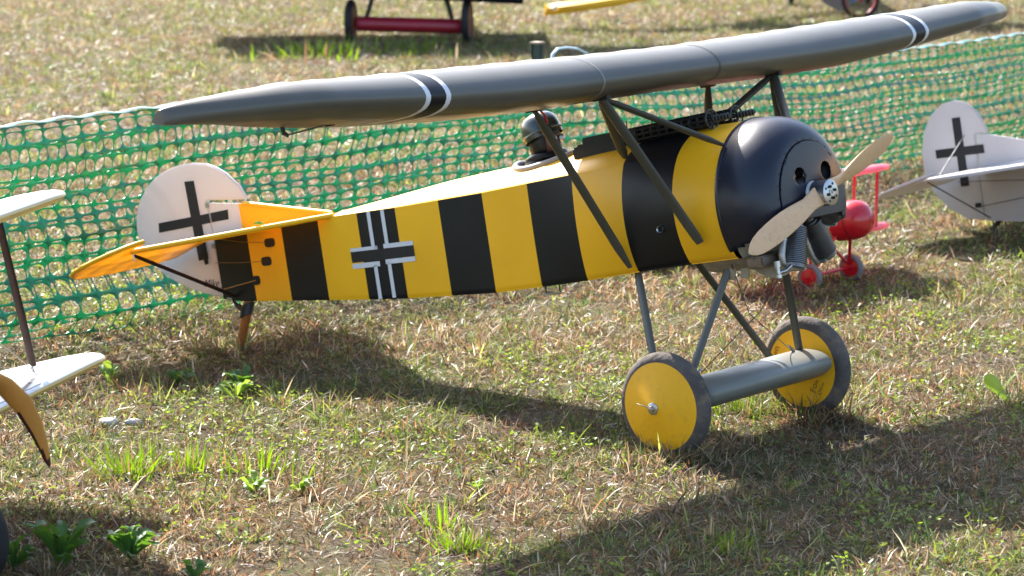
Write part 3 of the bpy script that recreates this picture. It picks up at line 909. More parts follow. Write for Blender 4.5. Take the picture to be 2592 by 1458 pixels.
for sgn in (-1, 1):
    yc = sgn * .249
    Rt2, rm = .0865, .0213
    tp = [(yc + rm * .95 * math.cos(t), Rt2 + rm * math.sin(t)) for t in np.linspace(0, 2 * math.pi, 17)]
    w = MB().lathe(tp, 64, (AX, 0, AZ), 'y')
    wheel = bpy.data.objects.new("wheel", None)
    wheel.empty_display_size = .05
    col.objects.link(wheel)
    wheel.parent = plane
    P(w, "tyre", "tyre", wheel, smooth=60)
    d = MB().lathe([(yc + sgn * .0445, .008), (yc + sgn * .043, .014), (yc + sgn * .036, .034), (yc + sgn * .0195, .0900), (yc + sgn * .0145, .0915)], 64, (AX, 0, AZ), 'y')
    d.lathe([(yc - sgn * .0300, .010), (yc - sgn * .019, .0885), (yc - sgn * .014, .0900)], 64, (AX, 0, AZ), 'y')
    P(d, "wheel_disc", "disc", wheel, smooth=50)
    h = MB().lathe([(yc + sgn * .040, .0125), (yc + sgn * .0455, .0125), (yc + sgn * .047, .010), (yc + sgn * .0475, .0065), (yc + sgn * .054, .006), (yc + sgn * .055, .0005)], 20, (AX, 0, AZ), 'y')
    P(h, "axle_hub", "steel", wheel, smooth=35)
    P(MB().tube([(AX - .004, yc + sgn * .050, AZ + .002), (AX - .016, yc + sgn * .051, AZ + .008), (AX - .034, yc + sgn * .049, AZ + .013)], .0008, 5), "cotter_pin", "wire", wheel)
    P(MB().tube([(AX, yc - sgn * .032, AZ), (AX, yc + sgn * .04, AZ)], .006, 10), "axle_end", "steel", wheel)
    if sgn > 0:
        # lettering on the inner face of the far disc
        lm = mat("maroon_lettering", (.20, .045, .012), .5)
        for txt, dx_, dz_, size in (("nen", -.060, .036, .022), ("Fok", .030, -.039, .021), ("DVIII", .044, -.046, .0145)):
            rad = math.hypot(dx_, dz_)
            e_r = Vector((dx_ / rad, 0, dz_ / rad))
            nrm = (Vector((0, -1, 0)) + e_r * -.14).normalized()
            xax = Vector((math.cos(R(64)), 0, math.sin(R(64))))
            xax = (xax - nrm * xax.dot(nrm)).normalized()
            yax = nrm.cross(xax)
            cpos = Vector((AX, yc - .030 + .011 * (rad - .010) / .0785 - .0012, AZ)) + e_r * rad
            mloc = Matrix(((xax.x, yax.x, nrm.x, cpos.x), (xax.y, yax.y, nrm.y, cpos.y), (xax.z, yax.z, nrm.z, cpos.z), (0, 0, 0, 1)))
            text_mesh("disc_lettering", txt, size, lm, wheel, XB @ mloc)
for sgn in (-1, 1):
    P(MB().tube([(-.250, sgn * .185, -.338), (-.205, -sgn * .02, -.225), (-.165, -sgn * .11, -.115)], .0010, 5), "bracing_wire", "wire")
    P(MB().tube([(-.250, sgn * .187, -.338), (-.246, sgn * .165, -.322), (-.243, sgn * .150, -.312)], [.0035, .003, .0012], 8), "turnbuckle", "steel")

# --- tail
def flat(pts, y=0):
    return [Vector((x, y, z)) for x, z in pts]
rud = [(-1.611, .148), (-1.629, .183), (-1.671, .219), (-1.700, .235), (-1.730, .246), (-1.780, .2525), (-1.815, .2525), (-1.853, .248), (-1.890, .239), (-1.921, .226), (-1.950, .208), (-1.973, .186), (-1.990, .164), (-1.998, .145), (-2.003, .120), (-2.003, .098), (-1.998, .075), (-1.987, .053), (-1.975, .035), (-1.958, .018), (-1.938, .002), (-1.913, -.014), (-1.880, -.031), (-1.847, -.045), (-1.799, -.061), (-1.735, -.074), (-1.7385, .050), (-1.744, .159)]
rudder = P(MB().slab(flat(rud), (0, 1, 0), .010), "rudder", "white", bevel=.003, smooth=35)
fin = MB().slab(flat([(-1.7405, .152), (-1.640, .1415), (-1.640, .07), (-1.737, .07)]), (0, 1, 0), .009, 0)
fin.slab(flat([(-1.640, .1415), (-1.345, .089), (-1.345, .07), (-1.640, .07)]), (0, 1, 0), .009, 1)
finO = P(fin, "fin", ["white", "yellow_thin"], smooth=30)
P(MB().tube([(-1.628, 0, .1405), (-1.348, 0, .0905)], .0055, 10), "fin_edge", "yellow", finO, smooth=60)
for sgn in (-1, 1):
    y = sgn * .0058
    mb = MB()
    mb.add(flat([(-1.810, .211), (-1.777, .210), (-1.768, .022), (-1.802, .019)], y), [(0, 1, 2, 3)])
    mb.add(flat([(-1.921, .121), (-1.924, .098), (-1.793, .1035), (-1.792, .126)], y + sgn * .0002), [(0, 1, 2, 3)])
    mb.add(flat([(-1.775, .1265), (-1.774, .104), (-1.7415, .1055), (-1.743, .128)], y + sgn * .0002), [(0, 1, 2, 3)])
    P(mb, "tail_cross", "mark_black", rudder, smooth=0, norm=False)
    mb = MB()
    mb.add(flat([(-1.739, .1285), (-1.738, .106), (-1.680, .108), (-1.678, .131)], sgn * .0049), [(0, 1, 2, 3)])
    P(mb, "cross_arm", "mark_black", finO, smooth=0, norm=False)
    for hz_ in (.148, .050, -.055):
        P(MB().box((-1.745, sgn * .006, hz_), (.012, .003, .012)), "hinge", "alu", rudder, bevel=.0008)
P(MB().slab(flat([(-1.790, .075), (-1.765, .078), (-1.765, .010), (-1.775, .008)], -.012), (0, 1, 0), .002), "rudder_horn", "gun", rudder)
# signature on the rudder foot
text_mesh("signature", "Mike", .026, M['mark_black'], rudder, XB @ Matrix.Translation((-1.772, -.0056, -.038)) @ Matrix.Rotation(R(90), 4, 'X') @ Matrix.Rotation(R(-3), 4, 'Z'), .35)

# tailplane, elevators (drooped), ribs inside, braces
def tp_z(x):
    return .085 - .038 * (-1.314 - x)
HX = -1.735
tp = [(-1.300, -.046), (-1.40, -.106), (-1.50, -.168), (-1.60, -.232), (-1.66, -.268), (-1.690, -.288), (-1.712, -.298), (HX, -.300)]
ol = [Vector((x, y, tp_z(x))) for x, y in tp] + [Vector((x, -y, tp_z(x))) for x, y in tp[::-1]]
tailp = P(MB().slab(ol, (-.038, 0, 1), .0105), "tailplane", "yellow_thin", bevel=.0035, smooth=35)
for sgn in (-1, 1):
    P(MB().tube([Vector((x, sgn * y, tp_z(x) + .0006)) for x, y in tp[:-1]], .0062, 10), "leading_edge", "yellow", tailp, smooth=60)
mb = MB()
for y in (-.07, -.14, -.21, .07, .14, .21):
    x0 = lerp(abs(y), [.046, .30], [-1.335, -1.735])
    mb.box(((x0 + HX) / 2, y, tp_z((x0 + HX) / 2)), (abs(x0 - HX) - .01, .0035, .006), Matrix.Rotation(-.038, 3, 'Y'))
P(mb, "ribs", "wood", tailp, smooth=0)["kind"] = "stuff"
zh = tp_z(HX)
Edroop = Matrix.Translation((HX, 0, zh)) @ Matrix.Rotation(R(-15), 4, 'Y')
for sgn in (-1, 1):
    e = [(-.002, .030), (-.002, .302), (.040, .302), (.066, .292), (.078, .300), (.070, .318), (.045, .338), (.010, .354), (-.030, .366), (-.070, .372), (-.105, .368), (-.135, .352), (-.158, .325), (-.170, .290), (-.172, .240), (-.166, .170), (-.152, .100), (-.135, .045), (-.12, .030)]
    ol = [Edroop @ Vector((x, sgn * y, 0)) for x, y in e]
    el = P(MB().slab(ol, Edroop.to_3x3() @ Vector((0, 0, 1)), .009), "elevator", "yellow_thin", bevel=.003, smooth=35)
    P(MB().tube([Edroop @ Vector((x, sgn * y, .0004)) for x, y in e[4:14]], .0048, 8), "edge_bow", "yellow", el, smooth=60)
    mb = MB()
    for y in (.08, .15, .22, .29, .34):
        a = Edroop @ Vector((-.004 if y < .3 else .02, sgn * y, 0))
        b_ = Edroop @ Vector((-.14, sgn * y * 1.02, 0))
        mb.tube([a, b_], .002, 5)
    P(mb, "ribs", "wood", el, smooth=0)["kind"] = "stuff"
    strut((-1.715, sgn * .285, .060), (-1.688, sgn * .014, -.074), .0062, .7, "tail_brace", "brown_strut", .8)
    P(MB().tube([(-1.715, sgn * .288, .066), (-1.715, sgn * .288, .048)], .002, 6), "brace_bolt", "steel")
# tail skid
P(MB().tube([(-1.655, 0, -.080), (-1.672, 0, -.115), (-1.690, 0, -.150), (-1.716, 0, -.200)], [.0135, .0145, .0125, .0095], 10, flat=.7, fdir=(1, 0, 0)), "tail_skid", "wood", smooth=50)
mb = MB()
for i in range(7):
    f = i / 6
    c = Vector((-1.664, 0, -.098)).lerp(Vector((-1.676, 0, -.122)), f)
    pts = [c + Vector((.0160 * math.cos(t), .0125 * math.sin(t), .004 * math.cos(t))) for t in np.linspace(0, 6.283, 14)]
    mb.tube(pts, .0030, 6, cap=False)
mb.tube([(-1.672, 0, -.112), (-1.700, 0, -.098), (-1.712, 0, -.084)], [.010, .006, .003], 8)
P(mb, "skid_binding", "lace")
P(MB().box((-1.708, 0, -.079), (.030, .022, .007)), "skid_bracket", "steel", bevel=.001)

# --- guns
for sgn in (-1, 1):
    y = sgn * .043
    g = bpy.data.objects.new("machine_gun", None)
    g.empty_display_size = .05
    col.objects.link(g)
    g.parent = plane
    x1, z1 = -.20, .178
    ax0, az0 = -.40, .168
    dx = Vector((x1 - ax0, 0, z1 - az0)).normalized()
    def gp(s_):
        return Vector((ax0, y, az0)) + dx * s_
    # slotted cooling jacket: staves round a dark core
    P(MB().tube([gp(0), gp(.235)], .0045, 10), "barrel", "gun", g)
    mb = MB()
    side = Vector((0, 1, 0))
    upv = dx.cross(side)
    upv = upv if upv.z > 0 else -upv
    for k in range(8):
        a = 2 * math.pi * k / 8
        off = (side * math.cos(a) + upv * math.sin(a)) * .0135
        mb.tube([gp(.0) + off, gp(.182) + off], .0033, 6)
    for s_ in np.linspace(0, .182, 10):
        pts = [gp(s_) + (side * math.cos(t) + upv * math.sin(t)) * .0135 for t in np.linspace(0, 6.283, 17)]
        mb.tube(pts, .0030, 6, cap=False)
    P(mb, "cooling_jacket", "gun", g, smooth=60)
    mb = MB()
    rim = [gp(.190) + (side * math.cos(t) + upv * math.sin(t)) * .0200 for t in np.linspace(0, 6.283, 25)]
    mb.tube(rim, .0018, 6, cap=False)
    for k in range(6):
        a = math.pi * k / 6
        o1 = (side * math.cos(a) + upv * math.sin(a)) * .0200
        mb.tube([gp(.190) + o1, gp(.190) - o1], .0008, 5)
    P(mb, "ring_sight", "strut", g, smooth=60)
    mb = MB()
    for k in range(5):
        c = gp(.198 + k * .008)
        mb.tube([c + (side * math.cos(t) + upv * math.sin(t)) * .006 for t in np.linspace(0, 6.283, 13)], .0016, 5, cap=False)
    P(mb, "muzzle_spring", "strut", g, smooth=60)
    P(MB().tube([gp(.185) - upv * .010, gp(.185) - upv * .030], .0035, 8), "gun_mount", "gun", g)
    P(MB().box((-.470, y, .163), (.150, .026, .036), Matrix.Rotation(-.05, 3, 'Y')), "breech", "gun", g, bevel=.003)
    P(MB().box((-.548, y, .152), (.030, .024, .026), Matrix.Rotation(-.05, 3, 'Y')), "spade_grip", "gun", g, bevel=.003)
    P(MB().tube([(-.43, y, .18), (-.428, y, .20)], .0012, 5), "rear_sight", "gun", g)
P(MB().box((-.50, 0, .146), (.13, .135, .034), Matrix.Rotation(-.05, 3, 'Y')), "ammunition_box", "gun", bevel=.004)
P(MB().box((-.36, 0, .158), (.17, .085, .020), Matrix.Rotation(-.05, 3, 'Y')), "gun_tray", "gun", bevel=.004)

# ------------------------------------------------------------------ pilot figure
PB = Vector((-.69, 0, .060))
pl = thing("pilot_figure", "pilot bust in green steel helmet and black leather collar sitting in the cockpit", "pilot figure", MBODY @ PB)
XP = Matrix.Translation(-(MBODY @ PB)) @ MBODY
def Q(mb, name, mats, parent=None, **k):
    return mb.build(name, mats, parent or pl, XP, **k)
# bust: shoulders, neck and head as one continuous surface; z levels with x centre, rx, ry
lv = [(.062, -.700, .030, .050), (.085, -.700, .036, .056), (.105, -.698, .036, .052), (.118, -.696, .030, .036), (.128, -.694, .026, .027), (.140, -.693, .0255, .024), (.152, -.690, .030, .0255), (.165, -.688, .035, .029), (.180, -.688, .036, .030), (.195, -.689, .035, .029), (.210, -.691, .031, .026), (.221, -.693, .020, .018), (.226, -.694, .004, .004)]
rings = []
for z, xc, rx, ry in lv:
    ring = []
    for t in np.linspace(0, 6.283, 32, endpoint=False):
        c_, s_ = math.cos(t), math.sin(t)
        x, y = xc + rx * c_, ry * s_
        front = max(0, c_) ** 10
        if .150 < z < .20:
            nose = math.exp(-((z - .170) / .008) ** 2) * .010 + math.exp(-((z - .150) / .007) ** 2) * .004 - math.exp(-((z - .182) / .006) ** 2) * .004
            x += nose * front
        ring.append(Vector((x, y, z)))
    rings.append(ring)
body = MB()
for i in range(len(rings) - 1):
    zmid = (lv[i][0] + lv[i + 1][0]) / 2
    for j in range(32):
        face_ = .145 < zmid < .2 and math.cos(2 * math.pi * (j + .5) / 32) > .5
        body.add([rings[i][j], rings[i][(j + 1) % 32], rings[i + 1][(j + 1) % 32], rings[i + 1][j]], [(0, 1, 2, 3)], 1 if face_ else 0)
Q(body, "bust", ["leather", "skin"], sub=1, smooth=180)
# leather hood round the face, collar folds, goggles
hood = MB()
for i in range(len(lv) - 1):
    if lv[i][0] < .150:
        continue
    for j in range(32):
        a = 2 * math.pi * (j + .5) / 32
        if math.cos(a) > .62 and lv[i][0] < .195:
            continue
        q = []
        for ii_, jj_ in ((i, j), (i, (j + 1) % 32), (i + 1, (j + 1) % 32), (i + 1, j)):
            p = rings[ii_][jj_]
            q.append(p + (p - Vector((lv[ii_][1], 0, lv[ii_][0]))).normalized() * .003)
        hood.add(q, [(0, 1, 2, 3)])
Q(hood, "flying_hood", "leather", solid=.002, smooth=60)
mb = MB()
for z, r, th, tilt in ((.148, .040, .009, .25), (.136, .040, .010, -.05), (.124, .040, .011, .12)):
    mb.tube([(-.692 + r * math.cos(t), r * .92 * math.sin(t), z + tilt * .02 * math.cos(t) + .002 * math.sin(3 * t)) for t in np.linspace(0, 6.283, 25)], th, 10, cap=False)
Q(mb, "scarf_collar", "leather", smooth=70)
hel = [(.186, .0425), (.185, .0438), (.188, .0442), (.196, .0436), (.206, .0432), (.218, .0415), (.229, .0365), (.237, .0270), (.2415, .013), (.2425, .0005)]
mb = MB().lathe([(z, r) for z, r in hel], 36, (0, 0, 0), 'z')
rotm = Matrix.Rotation(-.30, 3, 'Y')
def ht(v):
    p = Vector(v) - Vector((0, 0, .200))
    p = Vector((p.x * 1.04, p.y * .94, p.z))
    return rotm @ p + Vector((-.694, 0, .203))
mb.v = [tuple(ht(v)) for v in mb.v]
helo = Q(mb, "helmet", "helmet", smooth=50)
mb = MB().tube([ht((.0440 * math.cos(t), .0440 * math.sin(t), .1960)) for t in np.linspace(0, 6.283, 33)], .0024, 8, cap=False)
mb.tube([ht((.0440 * math.cos(t), 0, .196 + .0470 * math.sin(t))) for t in np.linspace(.1, math.pi - .1, 19)], .0016, 6)
Q(mb, "helmet_ridge", "helmet", helo, smooth=60)
for sgn in (-1, 1):
    Q(MB().lathe([(0, .0085), (.004, .009), (.005, .007), (.0055, .0005)], 16, (-.6555, sgn * .013, .185)), "goggle_lens", "steel", smooth=40)

# ------------------------------------------------------------------ grasshopper on the tailplane
gc = MBODY @ Vector((-1.452, -.133, tp_z(-1.452) + .012))
bug = thing("grasshopper", "small green grasshopper resting on the front edge of the yellow tailplane", "insect", gc)
d = (MBODY.to_3x3() @ Vector((.79, .62, 0))).normalized()
s_ = Vector((0, 0, 1)).cross(d).normalized()
z_ = Vector((0, 0, 1))
MB().tube([-d * .010, -d * .006, d * 0, d * .006, d * .010 + z_ * .001], [.0012, .0022, .0026, .0026, .0014], 10).build("body", "bug", bug)
MB().tube([-d * .013 + z_ * .002, -d * .004 + z_ * .003, d * .005 + z_ * .0028], [.0006, .0018, .0012], 8, flat=.4, fdir=(0, 0, 1)).build("wings", "leaf_pale", bug)
for sg in (-1, 1):
    MB().tube([d * .001 + s_ * sg * .002, -d * .001 + s_ * sg * .004 + z_ * .008, -d * .008 + s_ * sg * .005 - z_ * .002], [.0011, .0007, .0004], 6).build("leg", "bug", bug)
    MB().tube([d * .006 + s_ * sg * .002, d * .009 + s_ * sg * .005 + z_ * .002, d * .010 + s_ * sg * .006 - z_ * .003], .0004, 5).build("leg", "bug", bug)
    MB().tube([d * .010 + z_ * .001, d * .018 + s_ * sg * .003 + z_ * .006, d * .026 + s_ * sg * .005 + z_ * .004], .00025, 4).build("antenna", "bug", bug)

# ------------------------------------------------------------------ plastic net fence (folded over: two layers)
FX = -2.105
fence = thing("net_fence", "green plastic mesh fence sagging across the field behind the airplanes", "fence", (FX, 1.6, 0))
def top_h(y):
    return lerp(y, [-1.5, -.3, .5, 1.67, 2.4, 3.2, 4.5, 7], [.51, .52, .525, .515, .455, .41, .405, .42])
def net(name, pitch, rows, x_off, seed, top_cut, drop):
    g = np.random.default_rng(seed)
    y0, y1 = -1.6, 7.6
    nc = int((y1 - y0) / pitch)
    ph = g.uniform(0, 6.28, 6)
    def pos(u, v):
        y = y0 + u * pitch
        h = top_h(y) - top_cut
        f = 1 - v / rows
        wob = .010 * math.sin(y * 5.1 + ph[0]) + .008 * math.sin(y * 11.3 + ph[1] + f * 3)
        low = (1 - f)
        zz = drop + (h - drop) * f ** .96 + .006 * math.sin(y * 7.7 + ph[2] + 4 * f) * min(1, 4 * low)
        sl = .012 * math.sin(f * 5 + y * 2.3 + ph[3])
        return Vector((x_off * min(1, low * 2.2) + wob * (.3 + low) + (.030 * math.sin(f * 6.3 + ph[4] + y) + .016 * math.sin(f * 17 + ph[5] + .7 * y)) * min(1, 2 * low), y - 1.6 + sl, zz))
    vs, fs = [], []
    NA = 12
    hole = []
    for q in range(NA):
        t = 2 * math.pi * (q + .5) / NA
        c_, s_ = math.cos(t), math.sin(t)
        hole.append((.5 + .487 * math.copysign(abs(c_) ** .70, c_), .5 + .452 * math.copysign(abs(s_) ** .74, s_)))
    border = []
    for hx, hy in hole:
        dx, dy = hx - .5, hy - .5
        k = .5 / max(abs(dx), abs(dy))
        border.append((.5 + dx * k, .5 + dy * k))
    for i in range(nc):
        for j in range(rows):
            o = len(vs)
            for (hx, hy), (bx, by) in zip(hole, border):
                vs.append(pos(i + hx, j + hy))
                vs.append(pos(i + bx, j + by))
            cn = [(1, 1), (0, 1), (0, 0), (1, 0)]
            for q in range(NA):
                a, b_ = o + 2 * q, o + 2 * ((q + 1) % NA)
                fs.append((a, a + 1, b_ + 1, b_))
            # fill the four cell corners between border samples
            for q in range(NA):
                q2 = (q + 1) % NA
                B1, B2 = border[q], border[q2]
                if abs(B1[0] - B2[0]) > 1e-6 and abs(B1[1] - B2[1]) > 1e-6:
                    cx = B1[0] if abs(abs(B1[0] - .5) - .5) < 1e-6 else B2[0]
                    cy = B1[1] if abs(abs(B1[1] - .5) - .5) < 1e-6 else B2[1]
                    vs.append(pos(i + cx, j + cy))
                    fs.append((o + 2 * q + 1, len(vs) - 1, o + 2 * q2 + 1))
    mb = MB()
    mb.v, mb.f, mb.m = [tuple(v) for v in vs], fs, [0] * len(fs)
    return mb.build(name, "net", fence, smooth=60, norm=False, solid=.0012)
net("net_sheet", .0590, 11, .05, 11, 0.0, .008)
net("net_sheet", .0590, 11, -.075, 12, 0.012, .015)
# rolled hem along the top, twisted
mb = MB()
ysq = np.arange(-1.6, 7.6, .02)
mb.tube([(.004 * math.sin(y * 53) + .010 * math.sin(y * 5.1), y - 1.6, top_h(y) + .004 + .003 * math.cos(y * 53)) for y in ysq], [.0105 + .003 * math.sin(y * 106) for y in ysq], 8, flat=.16, fdir=(1, 0, -.12))
mb.build("top_hem", "hem", fence, smooth=60)
P1 = Vector((FX + .0, 1.675, 0))
post = thing("fence_post", "dark green metal stake with capped top rising above the wing", "fence post", P1)
mb = MB()
for a, b_ in (((.011, 0), (-.006, .012)), ((-.006, .012), (-.006, -.012)), ((-.006, -.012), (.011, 0))):
    mb.box(((a[0] + b_[0]) / 2, (a[1] + b_[1]) / 2, .285), (abs(a[0] - b_[0]) + .004, abs(a[1] - b_[1]) + .004, .575))
mb.build("stake", "post", post, smooth=0)
MB().box((0, 0, .576), (.034, .036, .006)).build("cap", "ply", post, bevel=.002)
tie = MB().tube([(0, 0, .505), (.002, .004, .538), (0, .03, .552), (.004, .07, .5525), (0, .12, .545), (.002, .16, .530), (0, .19, .50)], .006, 8, flat=.6)
o = tie.build("cord_loop", "tie", None, smooth=60)
o.location = (FX, 1.74, 0)
tag(o, "pale blue cord loop tied to the fence top beside the stake", "cord")

# ------------------------------------------------------------------ left biplane (nose and port wing tips in view)
LB = Vector((-.50, -2.08, 0))
lb = thing("model_biplane", "white biplane model cut off by the left edge of the picture", "model biplane", LB)
XL = Matrix.Translation(-LB)
hd = Vector((.914, .405, 0)).normalized()
sd_ = Vector((-hd.y, hd.x, 0))
AF = [(0, .40), (.008, .56), (.03, .74), (.08, .91), (.16, 1.0), (.30, .98), (.50, .80), (.75, .46), (1, .10), (1, .04), (.6, .02), (.2, .0), (.06, .06), (.015, .20)]
DY0 = -1.585
def loft_wing(sts, z, edge=0, dih=0, tilt=0):
    """sts: list of (LE xy, TE xy, thickness); aerofoil loft; faces near the nose below take material 1"""
    secs = []
    for (lx, ly), (tx, ty), th in sts:
        dz = dih * (ly - DY0) if dih else 0
        ch = math.hypot(tx - lx, ty - ly)
        secs.append([Vector((lx + (tx - lx) * a, ly + (ty - ly) * a, z + dz - tilt * ch * a + th * (q - .4))) for a, q in AF])
    mb = MB()
    n = len(AF)
    for a, b_ in zip(secs[:-1], secs[1:]):
        for j in range(n):
            j2 = (j + 1) % n
            mi = 1 if edge and (j in (0, 13, 12, 11, 10, 9)) else 0
            mb.add([a[j], a[j2], b_[j2], b_[j]], [(0, 1, 2, 3)], mi)
    mb.add(secs[0], [tuple(range(n))], 0)
    mb.add(secs[-1], [tuple(range(n))], edge)
    return mb
P0, DL = Vector((-.848, -1.132)), Vector((.405, -.914))
ST = [0, .003, .008, .016, .028, .045, .07, .10, .16, .24, .34, .46, .60, .75, .90, 1.05]
def lsts(off):
    out = []
    for s_ in ST:
        f = min(1, s_ / .05)
        nose = .030 * (1 - math.sqrt(1 - (1 - f) ** 2))
        tail = .050 * (1 - math.sqrt(1 - (1 - f) ** 2))
        le = P0 + DL * s_ - Vector((.914, .405)) * nose
        te = P0 + DL * s_ - Vector((.914, .405)) * (.32 - tail)
        out.append(((le.x + off[0], le.y + off[1]), (te.x + off[0], te.y + off[1]), .033 * (.40 + .60 * math.sqrt(1 - (1 - min(1, s_ / .10)) ** 2))))
    return out
lw = loft_wing(lsts((0, 0)), .252, 1, .010, .20).build("lower_wing", ["film_white", "film_cream"], lb, XL, smooth=50)
uw = loft_wing(lsts((0, -.087)), .575, 1, .010, .20).build("upper_wing", ["film_white", "film_cream"], lb, XL, smooth=50)
def on_wing(z, off, pts, lift=.0012):
    """drape a patch on the upper surface: pts are (distance along span from tip, chord fraction)"""
    sts = lsts(off)
    ss = [(Vector(t[0]) - P0 - Vector(off)).dot(DL) for t in sts]
    out = []
    for s_, c_ in pts:
        lx, ly, tx, ty, th = [lerp(s_, ss, v) for v in zip(*[(t[0][0], t[0][1], t[1][0], t[1][1], t[2]) for t in sts])]
        up_ = [(a, q) for a, q in AF[:9]]
        q = lerp(c_, [a for a, _ in up_], [q for _, q in up_])
        out.append(Vector((lx + (tx - lx) * c_, ly + (ty - ly) * c_, z + .010 * (ly - DY0) - .20 * math.hypot(tx - lx, ty - ly) * c_ + th * (q - .4) + lift)))
    return out
def drape(z, off, edge0, edge1, m_, name, parent):
    """a painted band between two curves, each a list of (span, chord fraction)"""
    mb = MB()
    rows = []
    for k in range(7):
        f = k / 6
        rows.append(on_wing(z, off, [(a[0] * (1 - f) + b_[0] * f, a[1] * (1 - f) + b_[1] * f) for a, b_ in zip(edge0, edge1)]))
    mb.rings(rows, False, False)
    return mb.build(name, m_, parent, XL, smooth=60, norm=False)
cs = np.linspace(.03, .30, 10)
drape(.252, (0, 0), [(.27 + 3.5 * (c - .12) ** 2, c) for c in cs], [(.62, c) for c in cs], "film_grey", "grey_patch", lw)
drape(.575, (0, -.087), [(.16 + 1.6 * (c - .30) ** 2, c) for c in cs + .12], [(.60, c) for c in cs + .12], "film_red", "red_patch", uw)
MB().tube([(-.855, -1.325, .270), (-.822, -1.376, .37), (-.755, -1.480, .568)], [.0085, .0095, .0085], 12, flat=.6, fdir=(1, 0, 0)).build("interplane_strut", "brown_strut", lb, XL, smooth=60)
MB().tube([(-.855, -1.325, .276), (-.856, -1.324, .245)], .003, 8).build("strut_fitting", "steel", lb, XL)
MB().tube([(-.855, -1.328, .262), (-.78, -1.56, .42)], .0009, 5).build("rigging_wire", "wire", lb, XL)
hubp = Vector((-.145, -2.06, .470))
bl = []
for r, w, t in ((.0, .016, .030), (.05, .014, .022), (.12, .0155, .013), (.20, .0165, .010), (.26, .0145, .008), (.30, .0105, .006), (.325, .0075, .005), (.340, .002, .003)):
    dv = (sd_ * .83 + Vector((0, 0, -.55))).normalized()
    wv = hd.cross(dv).normalized()
    c = hubp + dv * r + wv * (.030 * math.sin(r / .34 * 2.6) - .045 * (r / .34) ** 3)
    tw = R(60) * math.exp(-r / .11) + R(24)
    ring = []
    for q in np.linspace(0, 6.283, 16, endpoint=False):
        cw, ct = w * math.cos(q), t * .5 * math.sin(q)
        ring.append(c + wv * (cw * math.cos(tw) - ct * math.sin(tw)) + hd * (cw * math.sin(tw) + ct * math.cos(tw)))
    bl.append(ring)
mb = MB()
for i in range(len(bl) - 1):
    for j in range(16):
        q = 2 * math.pi * (j + .5) / 16
        dark = i >= 6 or (i >= 3 and math.cos(q) < -.45 - .12 * (5 - i))
        mb.add([bl[i][j], bl[i][(j + 1) % 16], bl[i + 1][(j + 1) % 16], bl[i + 1][j]], [(0, 1, 2, 3)], 1 if dark else 0)
mb.add(bl[-1], [tuple(range(16))], 1)
pr = mb.build("propeller", ["prop2", "prop_tip"], lb, XL, smooth=50)
bl2 = [[hubp - (v - hubp) + Vector((0, 0, 0)) for v in ring] for ring in bl]
MB().rings(bl2).build("far_blade", "prop2", pr, XL, smooth=50)
fz = []
for s_, r in ((.02, .03), (0, .06), (-.05, .11), (-.20, .115), (-.5, .11), (-.9, .07), (-1.35, .03)):
    c = hubp + hd * (s_ - .04) + Vector((0, 0, -.10 * max(0, -s_) / 1.35))
    fz.append([c + sd_ * r * math.cos(t) + Vector((0, 0, r * math.sin(t))) for t in np.linspace(0, 6.283, 20, endpoint=False)])
MB().rings(fz).build("fuselage", "film_white", lb, XL, smooth=50)
wc = Vector((-.500, -1.815, .098))
tr_ = [(0 + .022 * math.cos(t), .078 + .022 * math.sin(t)) for t in np.linspace(0, 6.283, 14)]
mb = MB().lathe(tr_, 40, (0, 0, 0), 'y')
rz = Matrix.Rotation(math.atan2(hd.y, hd.x), 3, 'Z')
mb.v = [tuple(rz @ Vector(v) + wc) for v in mb.v]
lwh = mb.build("wheel", "rubber", lb, XL, smooth=60)
mb = MB().lathe([(.02, .01), (.012, .075), (-.012, .075), (-.02, .01)], 32, (0, 0, 0), 'y')
mb.v = [tuple(rz @ Vector(v) + wc) for v in mb.v]
mb.build("wheel_disc", "film_cream", lwh, XL, smooth=40)
for q in (0, -.14):
    MB().tube([wc - sd_ * .04, hubp + hd * (q - .08) + Vector((0, 0, -.10)) + sd_ * .05], .008, 8, flat=.6).build("gear_leg", "brown_strut", lb, XL)

# ------------------------------------------------------------------ small red biplane behind the cowl
RB = Vector((-1.050, 1.612, 0))
rb_ = thing("model_biplane", "small red and cream biplane model parked behind the big black cowl", "model biplane", RB)
XR = Matrix.Rotation(-.20, 4, 'Y')
def K(mb, name, m, parent=None, **k):
    return mb.build(name, m, parent or rb_, XR, **k)
fz = MB()
RZ = .160
K(fz.lathe([(.085, .040), (.02, .050), (-.10, .048), (-.30, .035), (-.52, .014)], 28, (0, 0, RZ), 'x', cap=True), "fuselage", "cream")
K(MB().lathe([(.060, .0515), (.061, .053), (.105, .053), (.125, .050), (.142, .042), (.154, .028), (.160, .010), (.161, .0005)], 32, (0, 0, RZ), 'x'), "cowl", "red", smooth=40)
K(MB().lathe([(.1055, .0528), (.107, .0532), (.1085, .0528)], 32, (0, 0, RZ), 'x'), "cowl_seam", "mark_black")
def rw(z, xle, chord, half):
    st = []
    for f in (-1, -.985, -.95, -.88, -.75, -.4, 0, .4, .75, .88, .95, .985, 1):
        a = abs(f)
        cc = 0 if a < .75 else ((a - .75) / .25) ** 2.5
        st.append(((xle - .05 * cc, f * half), (xle - chord + .045 * cc, f * half), .022 * (1 - .75 * cc)))
    return loft_wing(st, z)
K(rw(.118, .015, .17, .36), "lower_wing", "pink", smooth=50)
uwr = K(rw(.276, .045, .17, .362), "upper_wing", "pink", smooth=50)
K(MB().box((-.02, .22, .2905), (.05, .06, .0012)), "white_panel", "mark_white", uwr, smooth=0)
